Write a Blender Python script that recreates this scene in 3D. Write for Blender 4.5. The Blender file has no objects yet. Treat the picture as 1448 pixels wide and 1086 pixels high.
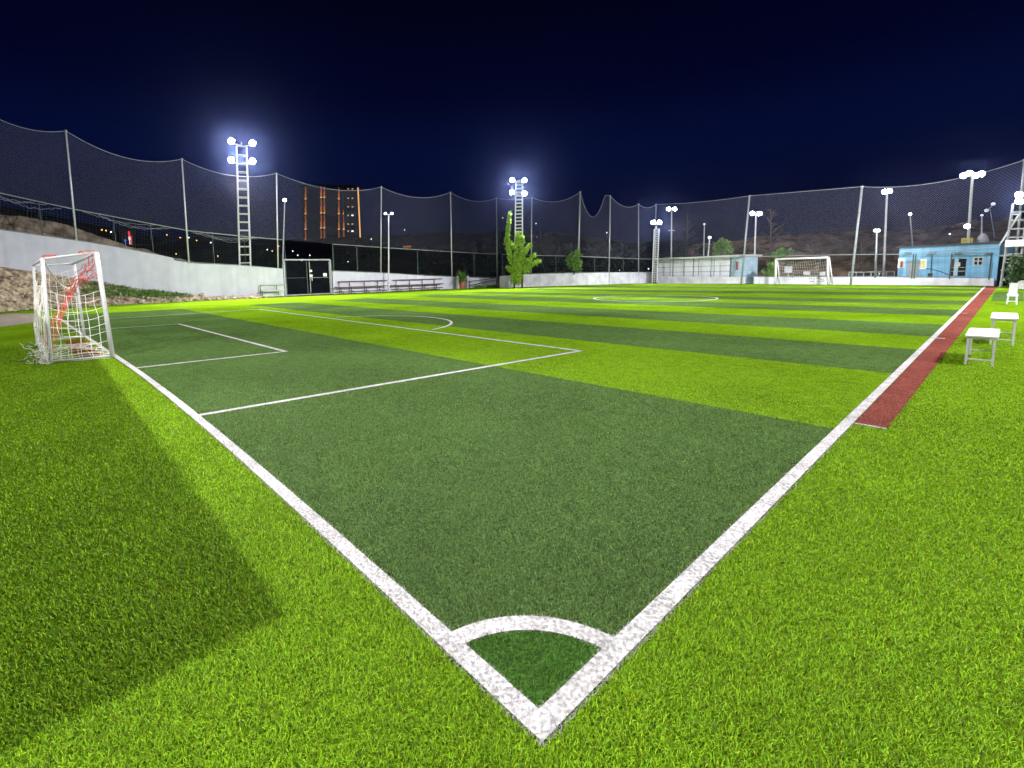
import bpy, bmesh, math, random
import numpy as np
from mathutils import Vector
random.seed(7); rng = np.random.default_rng(7)
PI = math.pi
sc = bpy.context.scene
C = sc.collection
S = 1.2
# ------------------------------------------------------------------ camera model
PITCH, ROLL, YAW = 0.116087822, -0.0212767424, -0.850885841
FPX, PPX, PPY = 674.840829, 654.82137, 465.950113
CAM = Vector((0.915132113*S, -1.11539227*S, 1.56*S))
cy_, sy_ = math.cos(YAW), math.sin(YAW)
f0 = Vector((sy_, cy_, 0)); r0 = Vector((cy_, -sy_, 0)); u0 = Vector((0, 0, 1))
FW = f0*math.cos(PITCH) - u0*math.sin(PITCH); UP0 = u0*math.cos(PITCH) + f0*math.sin(PITCH)
RT = r0*math.cos(ROLL) + UP0*math.sin(ROLL); UP = UP0*math.cos(ROLL) - r0*math.sin(ROLL)
def ray(px, py):
    return FW + RT*((px-PPX)/FPX) - UP*((py-PPY)/FPX)
def gnd(px, py, z=0.0):
    d = ray(px, py); t = (z-CAM.z)/d.z; return CAM + d*t
def at_x(px, py, X):
    d = ray(px, py); return CAM + d*((X-CAM.x)/d.x)
def at_y(px, py, Y):
    d = ray(px, py); return CAM + d*((Y-CAM.y)/d.y)
def at_d(px, py, D):                       # at horizontal distance D from the viewpoint
    d = ray(px, py); return CAM + d*(D/math.hypot(d.x, d.y))
def hd(p): return math.hypot(p.x-CAM.x, p.y-CAM.y)
def on_plan(px, py, poly):                 # where the line of sight crosses a plan polyline
    d = ray(px, py); best = None
    n = len(poly)
    for i, (a, b) in enumerate(zip(poly[:-1], poly[1:])):
        lo = -.4 if i == 0 else -1e-6; hi = 1.4 if i == n-2 else 1+1e-6
        ex, ey = b[0]-a[0], b[1]-a[1]
        den = d.x*ey - d.y*ex
        if abs(den) < 1e-9: continue
        wx, wy = a[0]-CAM.x, a[1]-CAM.y
        t = (wx*ey - wy*ex)/den; s = (wx*d.y - wy*d.x)/den
        if t > 0 and lo <= s <= hi and (best is None or t < best): best = t
    if best is None: raise ValueError((px, py))
    return CAM + d*best
# ------------------------------------------------------------------ materials
def mat(name, col, rough=0.6, var=0.12, scale=6.0, bump=0.0, bscale=40.0, metal=0.0, spec=0.4, emit=None, estr=0.0, col2=None, detail=6, streak=0.0):
    m = bpy.data.materials.new(name); m.use_nodes = True
    nt = m.node_tree; b = nt.nodes['Principled BSDF']
    b.inputs['Roughness'].default_value = rough; b.inputs['Metallic'].default_value = metal
    b.inputs['Specular IOR Level'].default_value = spec
    geo = nt.nodes.new('ShaderNodeNewGeometry')
    n = nt.nodes.new('ShaderNodeTexNoise'); n.inputs['Scale'].default_value = scale; n.inputs['Detail'].default_value = detail
    nt.links.new(geo.outputs['Position'], n.inputs['Vector'])
    rmp = nt.nodes.new('ShaderNodeValToRGB')
    c1 = [max(0, c*(1-var)) for c in col]; c2 = [min(1, c*(1+var)) for c in (col2 or col)]
    rmp.color_ramp.elements[0].position = .32; rmp.color_ramp.elements[1].position = .68
    rmp.color_ramp.elements[0].color = (*c1, 1); rmp.color_ramp.elements[1].color = (*c2, 1)
    nt.links.new(n.outputs['Fac'], rmp.inputs['Fac']); nt.links.new(rmp.outputs['Color'], b.inputs['Base Color'])
    if streak:
        mp = nt.nodes.new('ShaderNodeMapping'); mp.inputs['Scale'].default_value = (2.2, 2.2, .12); nt.links.new(geo.outputs['Position'], mp.inputs['Vector'])
        n3 = nt.nodes.new('ShaderNodeTexNoise'); n3.inputs['Scale'].default_value = 1.0; n3.inputs['Detail'].default_value = 7; nt.links.new(mp.outputs[0], n3.inputs['Vector'])
        r3 = nt.nodes.new('ShaderNodeValToRGB'); r3.color_ramp.elements[0].position = .34; r3.color_ramp.elements[1].position = .55
        r3.color_ramp.elements[0].color = (1-streak, 1-streak*1.05, 1-streak*1.15, 1); nt.links.new(n3.outputs['Fac'], r3.inputs['Fac'])
        mm = nt.nodes.new('ShaderNodeMix'); mm.data_type = 'RGBA'; mm.blend_type = 'MULTIPLY'; mm.inputs[0].default_value = 1
        nt.links.new(rmp.outputs['Color'], mm.inputs[6]); nt.links.new(r3.outputs['Color'], mm.inputs[7]); nt.links.new(mm.outputs[2], b.inputs['Base Color'])
    if bump:
        n2 = nt.nodes.new('ShaderNodeTexNoise'); n2.inputs['Scale'].default_value = bscale; n2.inputs['Detail'].default_value = 5
        nt.links.new(geo.outputs['Position'], n2.inputs['Vector'])
        bp = nt.nodes.new('ShaderNodeBump'); bp.inputs['Strength'].default_value = bump; bp.inputs['Distance'].default_value = 0.05
        nt.links.new(n2.outputs['Fac'], bp.inputs['Height']); nt.links.new(bp.outputs['Normal'], b.inputs['Normal'])
    if emit:
        b.inputs['Emission Color'].default_value = (*emit, 1); b.inputs['Emission Strength'].default_value = estr
    return m
def turf(name, col, ripple=1.0):
    m = bpy.data.materials.new(name); m.use_nodes = True
    nt = m.node_tree; b = nt.nodes['Principled BSDF']
    b.inputs['Roughness'].default_value = .9; b.inputs['Specular IOR Level'].default_value = 0
    geo = nt.nodes.new('ShaderNodeNewGeometry')
    def noise(s, d):
        n = nt.nodes.new('ShaderNodeTexNoise'); n.inputs['Scale'].default_value = s; n.inputs['Detail'].default_value = d
        nt.links.new(geo.outputs['Position'], n.inputs['Vector']); return n
    fine, mid, big = noise(45, 4), noise(5, 4), noise(.35, 5)
    mx = nt.nodes.new('ShaderNodeMath'); mx.operation = 'MULTIPLY_ADD'; mx.inputs[1].default_value = .75
    nt.links.new(fine.outputs['Fac'], mx.inputs[0])
    m2 = nt.nodes.new('ShaderNodeMath'); m2.operation = 'MULTIPLY'; m2.inputs[1].default_value = .3
    nt.links.new(mid.outputs['Fac'], m2.inputs[0]); nt.links.new(m2.outputs[0], mx.inputs[2])
    m3 = nt.nodes.new('ShaderNodeMath'); m3.operation = 'MULTIPLY_ADD'; m3.inputs[1].default_value = .35
    nt.links.new(big.outputs['Fac'], m3.inputs[0]); nt.links.new(mx.outputs[0], m3.inputs[2])
    r = nt.nodes.new('ShaderNodeValToRGB')
    e = r.color_ramp.elements
    e[0].position = .56; e[0].color = (col[0]*.42, col[1]*.42, col[2]*.42, 1)
    e[1].position = .86; e[1].color = (min(1, col[0]*1.18), min(1, col[1]*1.15), min(1, col[2]*1.25), 1)
    nt.links.new(m3.outputs[0], r.inputs['Fac']); nt.links.new(r.outputs['Color'], b.inputs['Base Color'])
    bp = nt.nodes.new('ShaderNodeBump'); bp.inputs['Strength'].default_value = .8; bp.inputs['Distance'].default_value = .03
    nt.links.new(fine.outputs['Fac'], bp.inputs['Height']); nt.links.new(bp.outputs['Normal'], b.inputs['Normal'])
    return m
def blade_mat(name):
    m = bpy.data.materials.new(name); m.use_nodes = True
    nt = m.node_tree; b = nt.nodes['Principled BSDF']
    b.inputs['Roughness'].default_value = .5; b.inputs['Specular IOR Level'].default_value = .16
    a = nt.nodes.new('ShaderNodeAttribute'); a.attribute_name = 'tint'
    nt.links.new(a.outputs['Color'], b.inputs['Base Color'])
    t = nt.nodes.new('ShaderNodeBsdfTranslucent'); nt.links.new(a.outputs['Color'], t.inputs['Color'])
    mx = nt.nodes.new('ShaderNodeMixShader'); mx.inputs[0].default_value = .22
    nt.links.new(b.outputs[0], mx.inputs[1]); nt.links.new(t.outputs[0], mx.inputs[2])
    nt.links.new(mx.outputs[0], nt.nodes['Material Output'].inputs['Surface'])
    return m
def emis(name, col, strength):
    m = bpy.data.materials.new(name); m.use_nodes = True
    b = m.node_tree.nodes['Principled BSDF']; b.inputs['Base Color'].default_value = (*[min(1, c) for c in col], 1)
    b.inputs['Emission Color'].default_value = (*col, 1); b.inputs['Emission Strength'].default_value = strength
    return m
LIGHT = (.194, .365, .011); DARK = (.092, .170, .044); DEEP = (.060, .150, .022); WHITE = (.45, .44, .435); RED = (.275, .082, .063)
T_LIGHT = turf('turf light', [c*.88 for c in LIGHT]); T_DARK = turf('turf dark', DARK); T_DEEP = turf('turf deep', DEEP)
T_WHITE = turf('turf white', (.70, .69, .68)); T_RED = turf('turf red', RED); T_RUST = turf('turf rust', (.26, .07, .015))
M_GRASS = blade_mat('grass blade')
M_WALL = mat('white wall paint', (.53, .53, .63), .75, .07, 1.3, .15, 30, streak=.07)
M_WALL2 = mat('white wall paint stained', (.54, .54, .62), .75, .14, 1.0, .15, 25, col2=(.60, .60, .66), streak=.10)
M_WHITE = mat('white paint', (.52, .52, .53), .45, .05, 9, 0)
M_GALV = mat('galvanised steel', (.50, .51, .53), .45, .14, 5, 0, metal=.3)
M_GALVD = mat('grey steel', (.26, .28, .29), .5, .2, 5, 0, metal=.2)
M_GREENST = mat('green steel', (.045, .075, .065), .5, .2, 5)
M_DARKST = mat('dark steel', (.03, .033, .04), .45, .25, 5)
M_BLACK = mat('black sheet', (.006, .007, .010), .7, .3, 2.5, spec=0)
M_NET = mat('grey net cord', (.18, .18, .26), .8, .1, 3)
M_CHAIN = mat('dark fence wire', (.12, .13, .16), .7, .1, 3)
M_ROPE = mat('pale rope', (.32, .32, .37), .8, .2, 3)
M_CORD = mat('white goal net cord', (.74, .72, .66), .8, .1, 12)
M_REDCORD = mat('red net cord', (.62, .09, .08), .8, .15, 12)
M_SOIL = mat('brown soil', (.21, .155, .10), .95, .45, 2.2, 1.0, 7, col2=(.40, .32, .22))
M_ROCK = mat('pale rubble', (.38, .32, .24), .9, .3, 3.5, .6, 9)
M_HILL = mat('rocky hillside', (.11, .072, .046), .95, .6, .5, 1.0, 1.6, col2=(.22, .15, .10), detail=10)
M_HILL2 = mat('bare earth bank', (.16, .125, .09), .95, .4, 1.2, 1.0, 5, col2=(.24, .19, .14))
M_NIGHT = mat('dark far ground', (.004, .005, .006), .95, .4, .1)
M_EARTH = mat('dark ground', (.05, .045, .04), .95, .35, .5, .6, 4)
M_PATH = mat('worn path', (.20, .165, .13), .9, .2, 2.0, .5, 15)
M_BLUE = mat('sky blue cladding', (.19, .44, .68), .55, .08, 1.5, streak=.2)
M_BLUED = mat('blue grey door', (.17, .26, .36), .5, .15, 2)
M_PALEB = mat('pale blue panel', (.40, .55, .66), .55, .12, 2)
M_CABIN = mat('white cabin cladding', (.80, .80, .88), .5, .05, 1.5, streak=.12)
M_GLASS = mat('dark window', (.012, .013, .017), .12, .2, 3, spec=.6)
M_PAPER = mat('white paper', (.75, .74, .70), .8, .05, 9)
M_PAPERY = mat('yellowish notice', (.62, .58, .30), .8, .2, 9)
M_PRINT = mat('faded red print', (.35, .10, .09), .8, .2, 15)
M_PLANKR = mat('red brown plank', (.10, .048, .042), .6, .25, 4)
M_PLANKG = mat('pale green plank', (.34, .44, .28), .6, .2, 4)
M_POT = mat('terracotta', (.36, .12, .06), .7, .2, 8)
M_BARK = mat('bark', (.06, .045, .03), .9, .4, 9, .6, 30)
M_LEAFY = mat('bright conifer leaf', (.19, .33, .02), .6, .5, 4)
M_LEAFG = mat('green leaf', (.10, .20, .03), .6, .35, 5)
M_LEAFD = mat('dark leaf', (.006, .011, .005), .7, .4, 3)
M_LEAFM = mat('deep green leaf', (.03, .062, .016), .6, .35, 5)
M_LEAFB = mat('brown dry twig', (.07, .05, .033), .9, .4, 3)
M_YELL = mat('yellow crate paint', (.42, .38, .10), .6, .2, 5)
M_GREY = mat('grey tank', (.33, .34, .38), .6, .15, 3)
M_TOWERB = mat('dark tower facade', (.014, .015, .022), .7, .3, .2)
M_AMBER = emis('amber wall glow', (1.0, .30, .04), .38); M_AMBERB = emis('amber lamp', (1.0, .50, .14), 1.1); M_AMBERD = emis('dim amber wall glow', (1.0, .26, .04), .14)
M_WARMW = emis('lit window', (1.0, .62, .35), .5); M_ORANGE = emis('orange lit facade', (1.0, .30, .04), .35)
M_LENS = emis('floodlight glass', (.93, .96, 1.0), 120); M_LENSM = emis('small lamp glass', (.90, .95, 1.0), 14); M_LENSD = emis('dim lamp glass', (.9, .95, 1), .8)
M_CITYW = emis('far white lamp', (.9, .95, 1), 3); M_CITYO = emis('far orange lamp', (1, .45, .1), 2.5); M_REDL = emis('red sign light', (1, .06, .04), .8); M_BLUEL = emis('blue sign light', (.08, .25, 1), .5)
# ------------------------------------------------------------------ mesh helpers
class MB:
    def __init__(s): s.v = []; s.f = []; s.m = []; s.mi = 0
    def add(s, vs, fs):
        o = len(s.v); s.v += [tuple(v) for v in vs]; s.f += [tuple(i+o for i in f) for f in fs]; s.m += [s.mi]*len(fs)
    def box(s, c, size, ax=None):
        ax = ax or (Vector((1, 0, 0)), Vector((0, 1, 0)), Vector((0, 0, 1)))
        c = Vector(c); h = [a*(d/2) for a, d in zip(ax, size)]
        vs = [c + h[0]*i + h[1]*j + h[2]*k for i in (-1, 1) for j in (-1, 1) for k in (-1, 1)]
        s.add(vs, [(0, 1, 3, 2), (4, 6, 7, 5), (0, 4, 5, 1), (2, 3, 7, 6), (0, 2, 6, 4), (1, 5, 7, 3)])
    def bar(s, a, b, w, t=None, up=None):          # rectangular bar from a to b
        a, b = Vector(a), Vector(b); d = b-a; L = d.length
        if L < 1e-6: return
        d = d/L; up = Vector(up) if up else (Vector((0, 0, 1)) if abs(d.z) < .95 else Vector((1, 0, 0)))
        x = d.cross(up).normalized(); y = x.cross(d).normalized()
        s.box((a+b)/2, (w, L, t or w), (x, d, y))
    def tube(s, pts, r, n=6, r2=None, cap=True):
        pts = [Vector(p) for p in pts]; rings = []; N = len(pts)
        prev = None
        for i, p in enumerate(pts):
            d = (pts[min(i+1, N-1)] - pts[max(i-1, 0)])
            if d.length < 1e-9: d = Vector((0, 0, 1))
            d.normalize()
            if prev is None:
                q = Vector((0, 0, 1)) if abs(d.z) < .9 else Vector((1, 0, 0)); x = d.cross(q).normalized()
            else:
                x = prev - d*prev.dot(d)
                x = x.normalized() if x.length > 1e-6 else d.orthogonal().normalized()
            prev = x; y = d.cross(x)
            rr = r if r2 is None else r + (r2-r)*i/max(1, N-1)
            rings.append([p + x*(rr*math.cos(2*PI*k/n)) + y*(rr*math.sin(2*PI*k/n)) for k in range(n)])
        vs = [v for rg in rings for v in rg]; fs = []
        for i in range(N-1):
            for k in range(n):
                a, b = i*n+k, i*n+(k+1) % n
                fs.append((a, b, b+n, a+n))
        if cap and n > 2: fs += [tuple(range(n))[::-1], tuple((N-1)*n+k for k in range(n))]
        s.add(vs, fs)
    def lathe(s, c, prof, n=16):
        c = Vector(c); vs = []; fs = []
        for r, z in prof:
            vs += [c + Vector((r*math.cos(2*PI*k/n), r*math.sin(2*PI*k/n), z)) for k in range(n)]
        for i in range(len(prof)-1):
            for k in range(n):
                a, b = i*n+k, i*n+(k+1) % n; fs.append((a, b, b+n, a+n))
        fs += [tuple(range(n))[::-1], tuple((len(prof)-1)*n+k for k in range(n))]
        s.add(vs, fs)
    def sphere(s, c, r, seg=10, rings=6):
        s.lathe(Vector(c), [(max(.001, r*math.sin(PI*i/rings)), -r*math.cos(PI*i/rings)) for i in range(rings+1)], seg)
    def quad(s, a, b, c, d): s.add([a, b, c, d], [(0, 1, 2, 3)])
    def build(s, name, mats, parent=None, smooth=False):
        me = bpy.data.meshes.new(name); me.from_pydata(s.v, [], s.f); me.update()
        mats = mats if isinstance(mats, (list, tuple)) else [mats]
        for m in mats: me.materials.append(m)
        if len(mats) > 1: me.polygons.foreach_set('material_index', s.m)
        if smooth: me.polygons.foreach_set('use_smooth', [True]*len(me.polygons))
        o = bpy.data.objects.new(name, me); C.objects.link(o)
        if parent:
            o.parent = parent
            top = parent
            off = Vector((0, 0, 0))
            while top: off += Vector(top.location); top = top.parent
            me.transform(__import__('mathutils').Matrix.Translation(-off))
        return o
def tag(o, label=None, cat=None, group=None, kind=None):
    if label: o['label'] = label
    if cat: o['category'] = cat
    if group: o['group'] = group
    if kind: o['kind'] = kind
    return o
def thing(name, label, cat, loc, group=None):
    o = bpy.data.objects.new(name, None); C.objects.link(o); o.location = loc; o.empty_display_size = .2
    return tag(o, label, cat, group)
def struct(name, mb, m, label=None):
    o = mb.build(name, m); o['kind'] = 'structure'; o['label'] = label or name.replace('_', ' '); o['category'] = name.split('_')[-1]
    return o
Z = Vector((0, 0, 1))
# ------------------------------------------------------------------ world
w = bpy.data.worlds.new('World'); sc.world = w; w.use_nodes = True
nt = w.node_tree; bg = nt.nodes['Background']
tc = nt.nodes.new('ShaderNodeTexCoord'); sp = nt.nodes.new('ShaderNodeSeparateXYZ'); nt.links.new(tc.outputs['Generated'], sp.inputs[0])
rp = nt.nodes.new('ShaderNodeValToRGB'); rp.color_ramp.interpolation = 'EASE'
stops = [(0.0, (.0014, .0018, .007)), (.05, (.0018, .0025, .013)), (.12, (.0018, .0034, .022)), (.22, (.0010, .0034, .029)), (.36, (.0005, .0012, .014)), (.52, (.0003, .0004, .005)), (1.0, (.0002, .0002, .003))]
el = rp.color_ramp.elements
el[0].position, el[0].color = stops[0][0], (*stops[0][1], 1); el[1].position, el[1].color = stops[-1][0], (*stops[-1][1], 1)
for p, c in stops[1:-1]:
    e = el.new(p); e.color = (*c, 1)
nt.links.new(sp.outputs['Z'], rp.inputs['Fac']); nt.links.new(rp.outputs['Color'], bg.inputs['Color']); bg.inputs['Strength'].default_value = 1.0
# ------------------------------------------------------------------ ground sheets
b = MB(); b.quad((-900, -900, -.05), (900, -900, -.05), (900, 900, -.05), (-900, 900, -.05)); struct('ground', b, M_EARTH)
def gl(x):                                  # the goal line is very slightly bent
    t = max(0.0, -x); return .022*t - .0024*t*t if t < 15 else -.21 - .038*(t-15)
GXS = [-.5*k for k in range(40)] + [-20, -22, -24, -26, -28, -30, -32, -34.4]
TOUCH_Y = [604, 534, 499, 476, 459, 447, 437.7, 431, 425.6, 419.6, 415, 411, 408, 404.8]
STR = []
for y in TOUCH_Y:
    x = 1170.7 if y > 600 else (1397-1.0208*(y-404)); p = gnd(x, y); STR.append(p.y)
STR[0] = 5.42; STR[1] = 9.62; STR[2] = 13.1
PW = -34.4; PL = STR[-1]
print('stripes', [round(s, 2) for s in STR])
b = MB(); b.quad((-56, -40, -.012), (16, -40, -.012), (16, 62, -.012), (-56, 62, -.012)); struct('run_off_turf', b, T_LIGHT, 'bright green artificial turf run-off around the pitch')
b = MB(); edges = [None] + STR
for i in range(len(STR)):
    b.mi = 1 if i % 2 == 0 else 0
    y1 = STR[i]
    if i == 0:
        for xa, xb in zip(GXS[:-1], GXS[1:]): b.quad((xb, gl(xb), -.006), (xa, gl(xa), -.006), (xa, y1, -.006), (xb, y1, -.006))
    else: b.quad((PW, STR[i-1], -.006), (0, STR[i-1], -.006), (0, y1, -.006), (PW, y1, -.006))
struct('pitch_turf', b, [T_LIGHT, T_DARK], 'striped light and dark green football pitch turf')
b = MB(); b.add([(0, 0, -.003)] + [(-.6*math.cos(a), .6*math.sin(a), -.003) for a in np.linspace(0, PI/2, 13)], [tuple([0]+list(range(1, 14))[::-1])]); struct('corner_turf', b, T_DEEP, 'deep green quadrant inside the corner arc')
LW = .102; BW = .105; ZL = .002
def strip_y(name, pts, w, z=ZL, m=T_WHITE, label=None):       # pts along line (outer edge), w to the left normal
    b = MB(); n = len(pts); P = [Vector((p[0], p[1], z)) for p in pts]; Q = []
    for i in range(n):
        d = (P[min(i+1, n-1)]-P[max(i-1, 0)]).normalized(); Q.append(P[i] + Vector((-d.y, d.x, 0))*w)
    for i in range(n-1): b.quad(P[i], P[i+1], Q[i+1], Q[i])
    return struct(name, b, m, label)
strip_y('goal_line', [(x, gl(x)) for x in GXS[::-1]], LW, ZL, label='white goal line from the corner to the near goal')
strip_y('touch_line', [(0, -.0), (0, PL)], LW, ZL+.003, label='white touchline beside the red strip')
strip_y('corner_arc', [(-.71*math.cos(a), .71*math.sin(a)) for a in np.linspace(PI/2-.12, .12, 20)][::-1], -.105, ZL+.0015, label='white corner arc')
def G2(px, py): p = gnd(px, py); return Vector((p.x, p.y, 0))
def onto_goal(a, b_):                       # carry a box side down to the goal line
    d = (a-b_).normalized(); t = (a.y-gl(a.x))/-d.y; p = a + d*t; return p
PB, PC, PD = G2(821, 496.2), G2(367, 437.3), G2(158, 450.7); PA = onto_goal(G2(276, 588), PB); PD = onto_goal(PD, PC)
GB, GC, GD = G2(403.5, 497), G2(253, 458), G2(158, 464.5); GA = onto_goal(G2(190, 520.5), GB); GD = onto_goal(GD, GC)
BOXSEG = [(PA, PB), (PB, PC), (PC, PD), (GA, GB), (GB, GC), (GC, GD)]
def box_line(name, P, label):
    b = MB(); z = ZL+.0008
    for k, (p, q) in enumerate(zip(P[:-1], P[1:])):
        d = (q-p).normalized(); n_ = Vector((-d.y, d.x, 0))*(BW/2); e = d*(BW/2); up = Vector((0, 0, z+.0003*k))
        p2 = p + (Vector((0, 0, 0)) if k else d*LW); q2 = q + (e if k < 2 else -d*LW)
        b.quad(p2-n_-(e if k else e*0)+up, q2-n_+up, q2+n_+up, p2+n_-(e if k else e*0)+up)
    return struct(name, b, T_WHITE, label)
box_line('penalty_area_line', [PA, PB, PC, PD], 'thin white lines of the near penalty area')
box_line('goal_area_line', [GA, GB, GC, GD], 'thin white lines of the near goal area')
def arc_line(name, c, r, a0, a1, label, w=.1):
    pts = [(c[0]+r*math.cos(a), c[1]+r*math.sin(a)) for a in np.linspace(a0, a1, 60)]
    return strip_y(name, pts, w, ZL+.0018, label=label)
pl_, pr_ = G2(475, 448.4), G2(613, 466.3)
cd = (pr_-pl_).normalized(); cn = Vector((cd.y, -cd.x, 0)); hc_ = (pr_-pl_).length/2; DEP = 1.3
ac = (pl_+pr_)/2 + cn*DEP; ar = math.hypot(hc_, DEP); t0 = math.asin(DEP/ar); tb = math.atan2(cd.y, cd.x)
arc_line('penalty_arc', ac, ar, tb+t0, tb+PI-t0, 'white penalty arc of the near penalty area', .1)
cl_, cr_ = G2(837, 421.6), G2(1014, 421.8); CC = (-14.4, 29.1); CR = 3.85
print('circle', cl_, cr_, [tuple(round(v, 2) for v in p) for p in (PA, PB, PC, PD, GA, GB, GC, GD)])
arc_line('centre_circle', CC, CR, 0, 2*PI, 'white centre circle', .13)
b = MB(); b.quad((PW, 28.5, ZL), (-LW, 28.5, ZL), (-LW, 28.55, ZL), (PW, 28.55, ZL)); struct('halfway_line', b, T_WHITE)
b = MB(); b.quad((-24, PL-8, ZL), (-8, PL-8, ZL), (-8, PL-7.86, ZL), (-24, PL-7.86, ZL)); struct('far_penalty_line', b, T_WHITE)
RX = gnd(1250, 601).x; RX = .30
RY0 = gnd(1200, 597).y
b = MB(); b.quad((.006, RY0+.03, -.003), (RX, RY0+.03, -.003), (RX+.30, PL+.6, -.003), (.006, PL+.6, -.003)); struct('red_strip', b, T_RED, 'red artificial turf strip along the touchline')
b = MB(); b.quad((.0, RY0-.01, .001), (RX, RY0-.01, .001), (RX, RY0+.028, .001), (.0, RY0+.028, .001)); struct('strip_end_line', b, T_WHITE)
for yy in (448+31, 463):
    pass
for (pa, pb) in (((1318, 477.5), (1336, 479)), ((1357, 442.5), (1368, 443))):
    a, c = gnd(*pa), gnd(*pb); b = MB(); b.quad((a.x, a.y-.05, .0012), (c.x, a.y-.05, .0012), (c.x, a.y+.05, .0012), (a.x, a.y+.05, .0012)); struct('strip_mark', b, T_WHITE, 'short pale mark across the red strip')
p = [gnd(1385, 425), gnd(1448, 425.6), gnd(1446, 412.5), gnd(1391, 412)]  # flat quad, darker than the run-off beneath it
b = MB(); b.quad(*[(max(q.x, .62), q.y, -.008) for q in p]); struct('dark_band_turf', b, T_DARK, 'darker band across the run-off turf beside the red strip')
# red turf inside the goal and the worn path behind it
b = MB(); b.add([(q.x, q.y, -.008) for q in [gnd(92, 483), gnd(118, 479), gnd(149, 503), gnd(112, 506), gnd(98, 494)]], [(0, 1, 2, 3, 4)][::1]); struct('goal_mat', b, T_RUST, 'rusty red turf patch inside the near goal')
b = MB(); b.add([(q.x, q.y, -.005) for q in [gnd(-30, 466), gnd(34, 458), gnd(52, 455), gnd(56, 444), gnd(20, 442.5), gnd(-30, 447)]], [(0, 1, 2, 3, 4, 5)]); struct('path', b, M_PATH, 'worn brown path behind the near goal')
# ------------------------------------------------------------------ grass blades near the viewpoint
def zones(x, y):
    z = np.zeros(len(x), int)                                # 0 light 1 dark 2 deep 3 white 4 red
    t = np.maximum(0, -x); g = np.where(t < 15, .022*t - .0024*t*t, -.21 - .038*(t-15))
    ins = (x < 0) & (y > g)
    k = np.searchsorted(np.array(STR), y)
    z[ins] = np.where(k[ins] % 2 == 0, 1, 0)
    r = np.hypot(x, y)
    z[ins & (r < .605)] = 2
    z[ins & (r >= .605) & (r < .71)] = 3
    z[(x <= .012) & (y >= g-.012) & (y < g+LW)] = 3
    z[(x <= .012) & (x > -LW) & (y >= 0)] = 3
    for p, q in BOXSEG:
        dx_, dy_ = q.x-p.x, q.y-p.y; L_ = math.hypot(dx_, dy_)
        tt = ((x-p.x)*dx_+(y-p.y)*dy_)/L_; ds = np.abs((x-p.x)*dy_-(y-p.y)*dx_)/L_
        z[ins & (tt > 0) & (tt < L_+BW/2) & (ds < BW/2+.006)] = 3
    rd = (x > 0) & (x < RX + .3*(y-RY0)/(PL-RY0)) & (y > RY0)
    z[rd] = 4
    z[(x > 0) & (x < RX) & (y > RY0-.02) & (y < RY0+.03)] = 3
    return z
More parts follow.
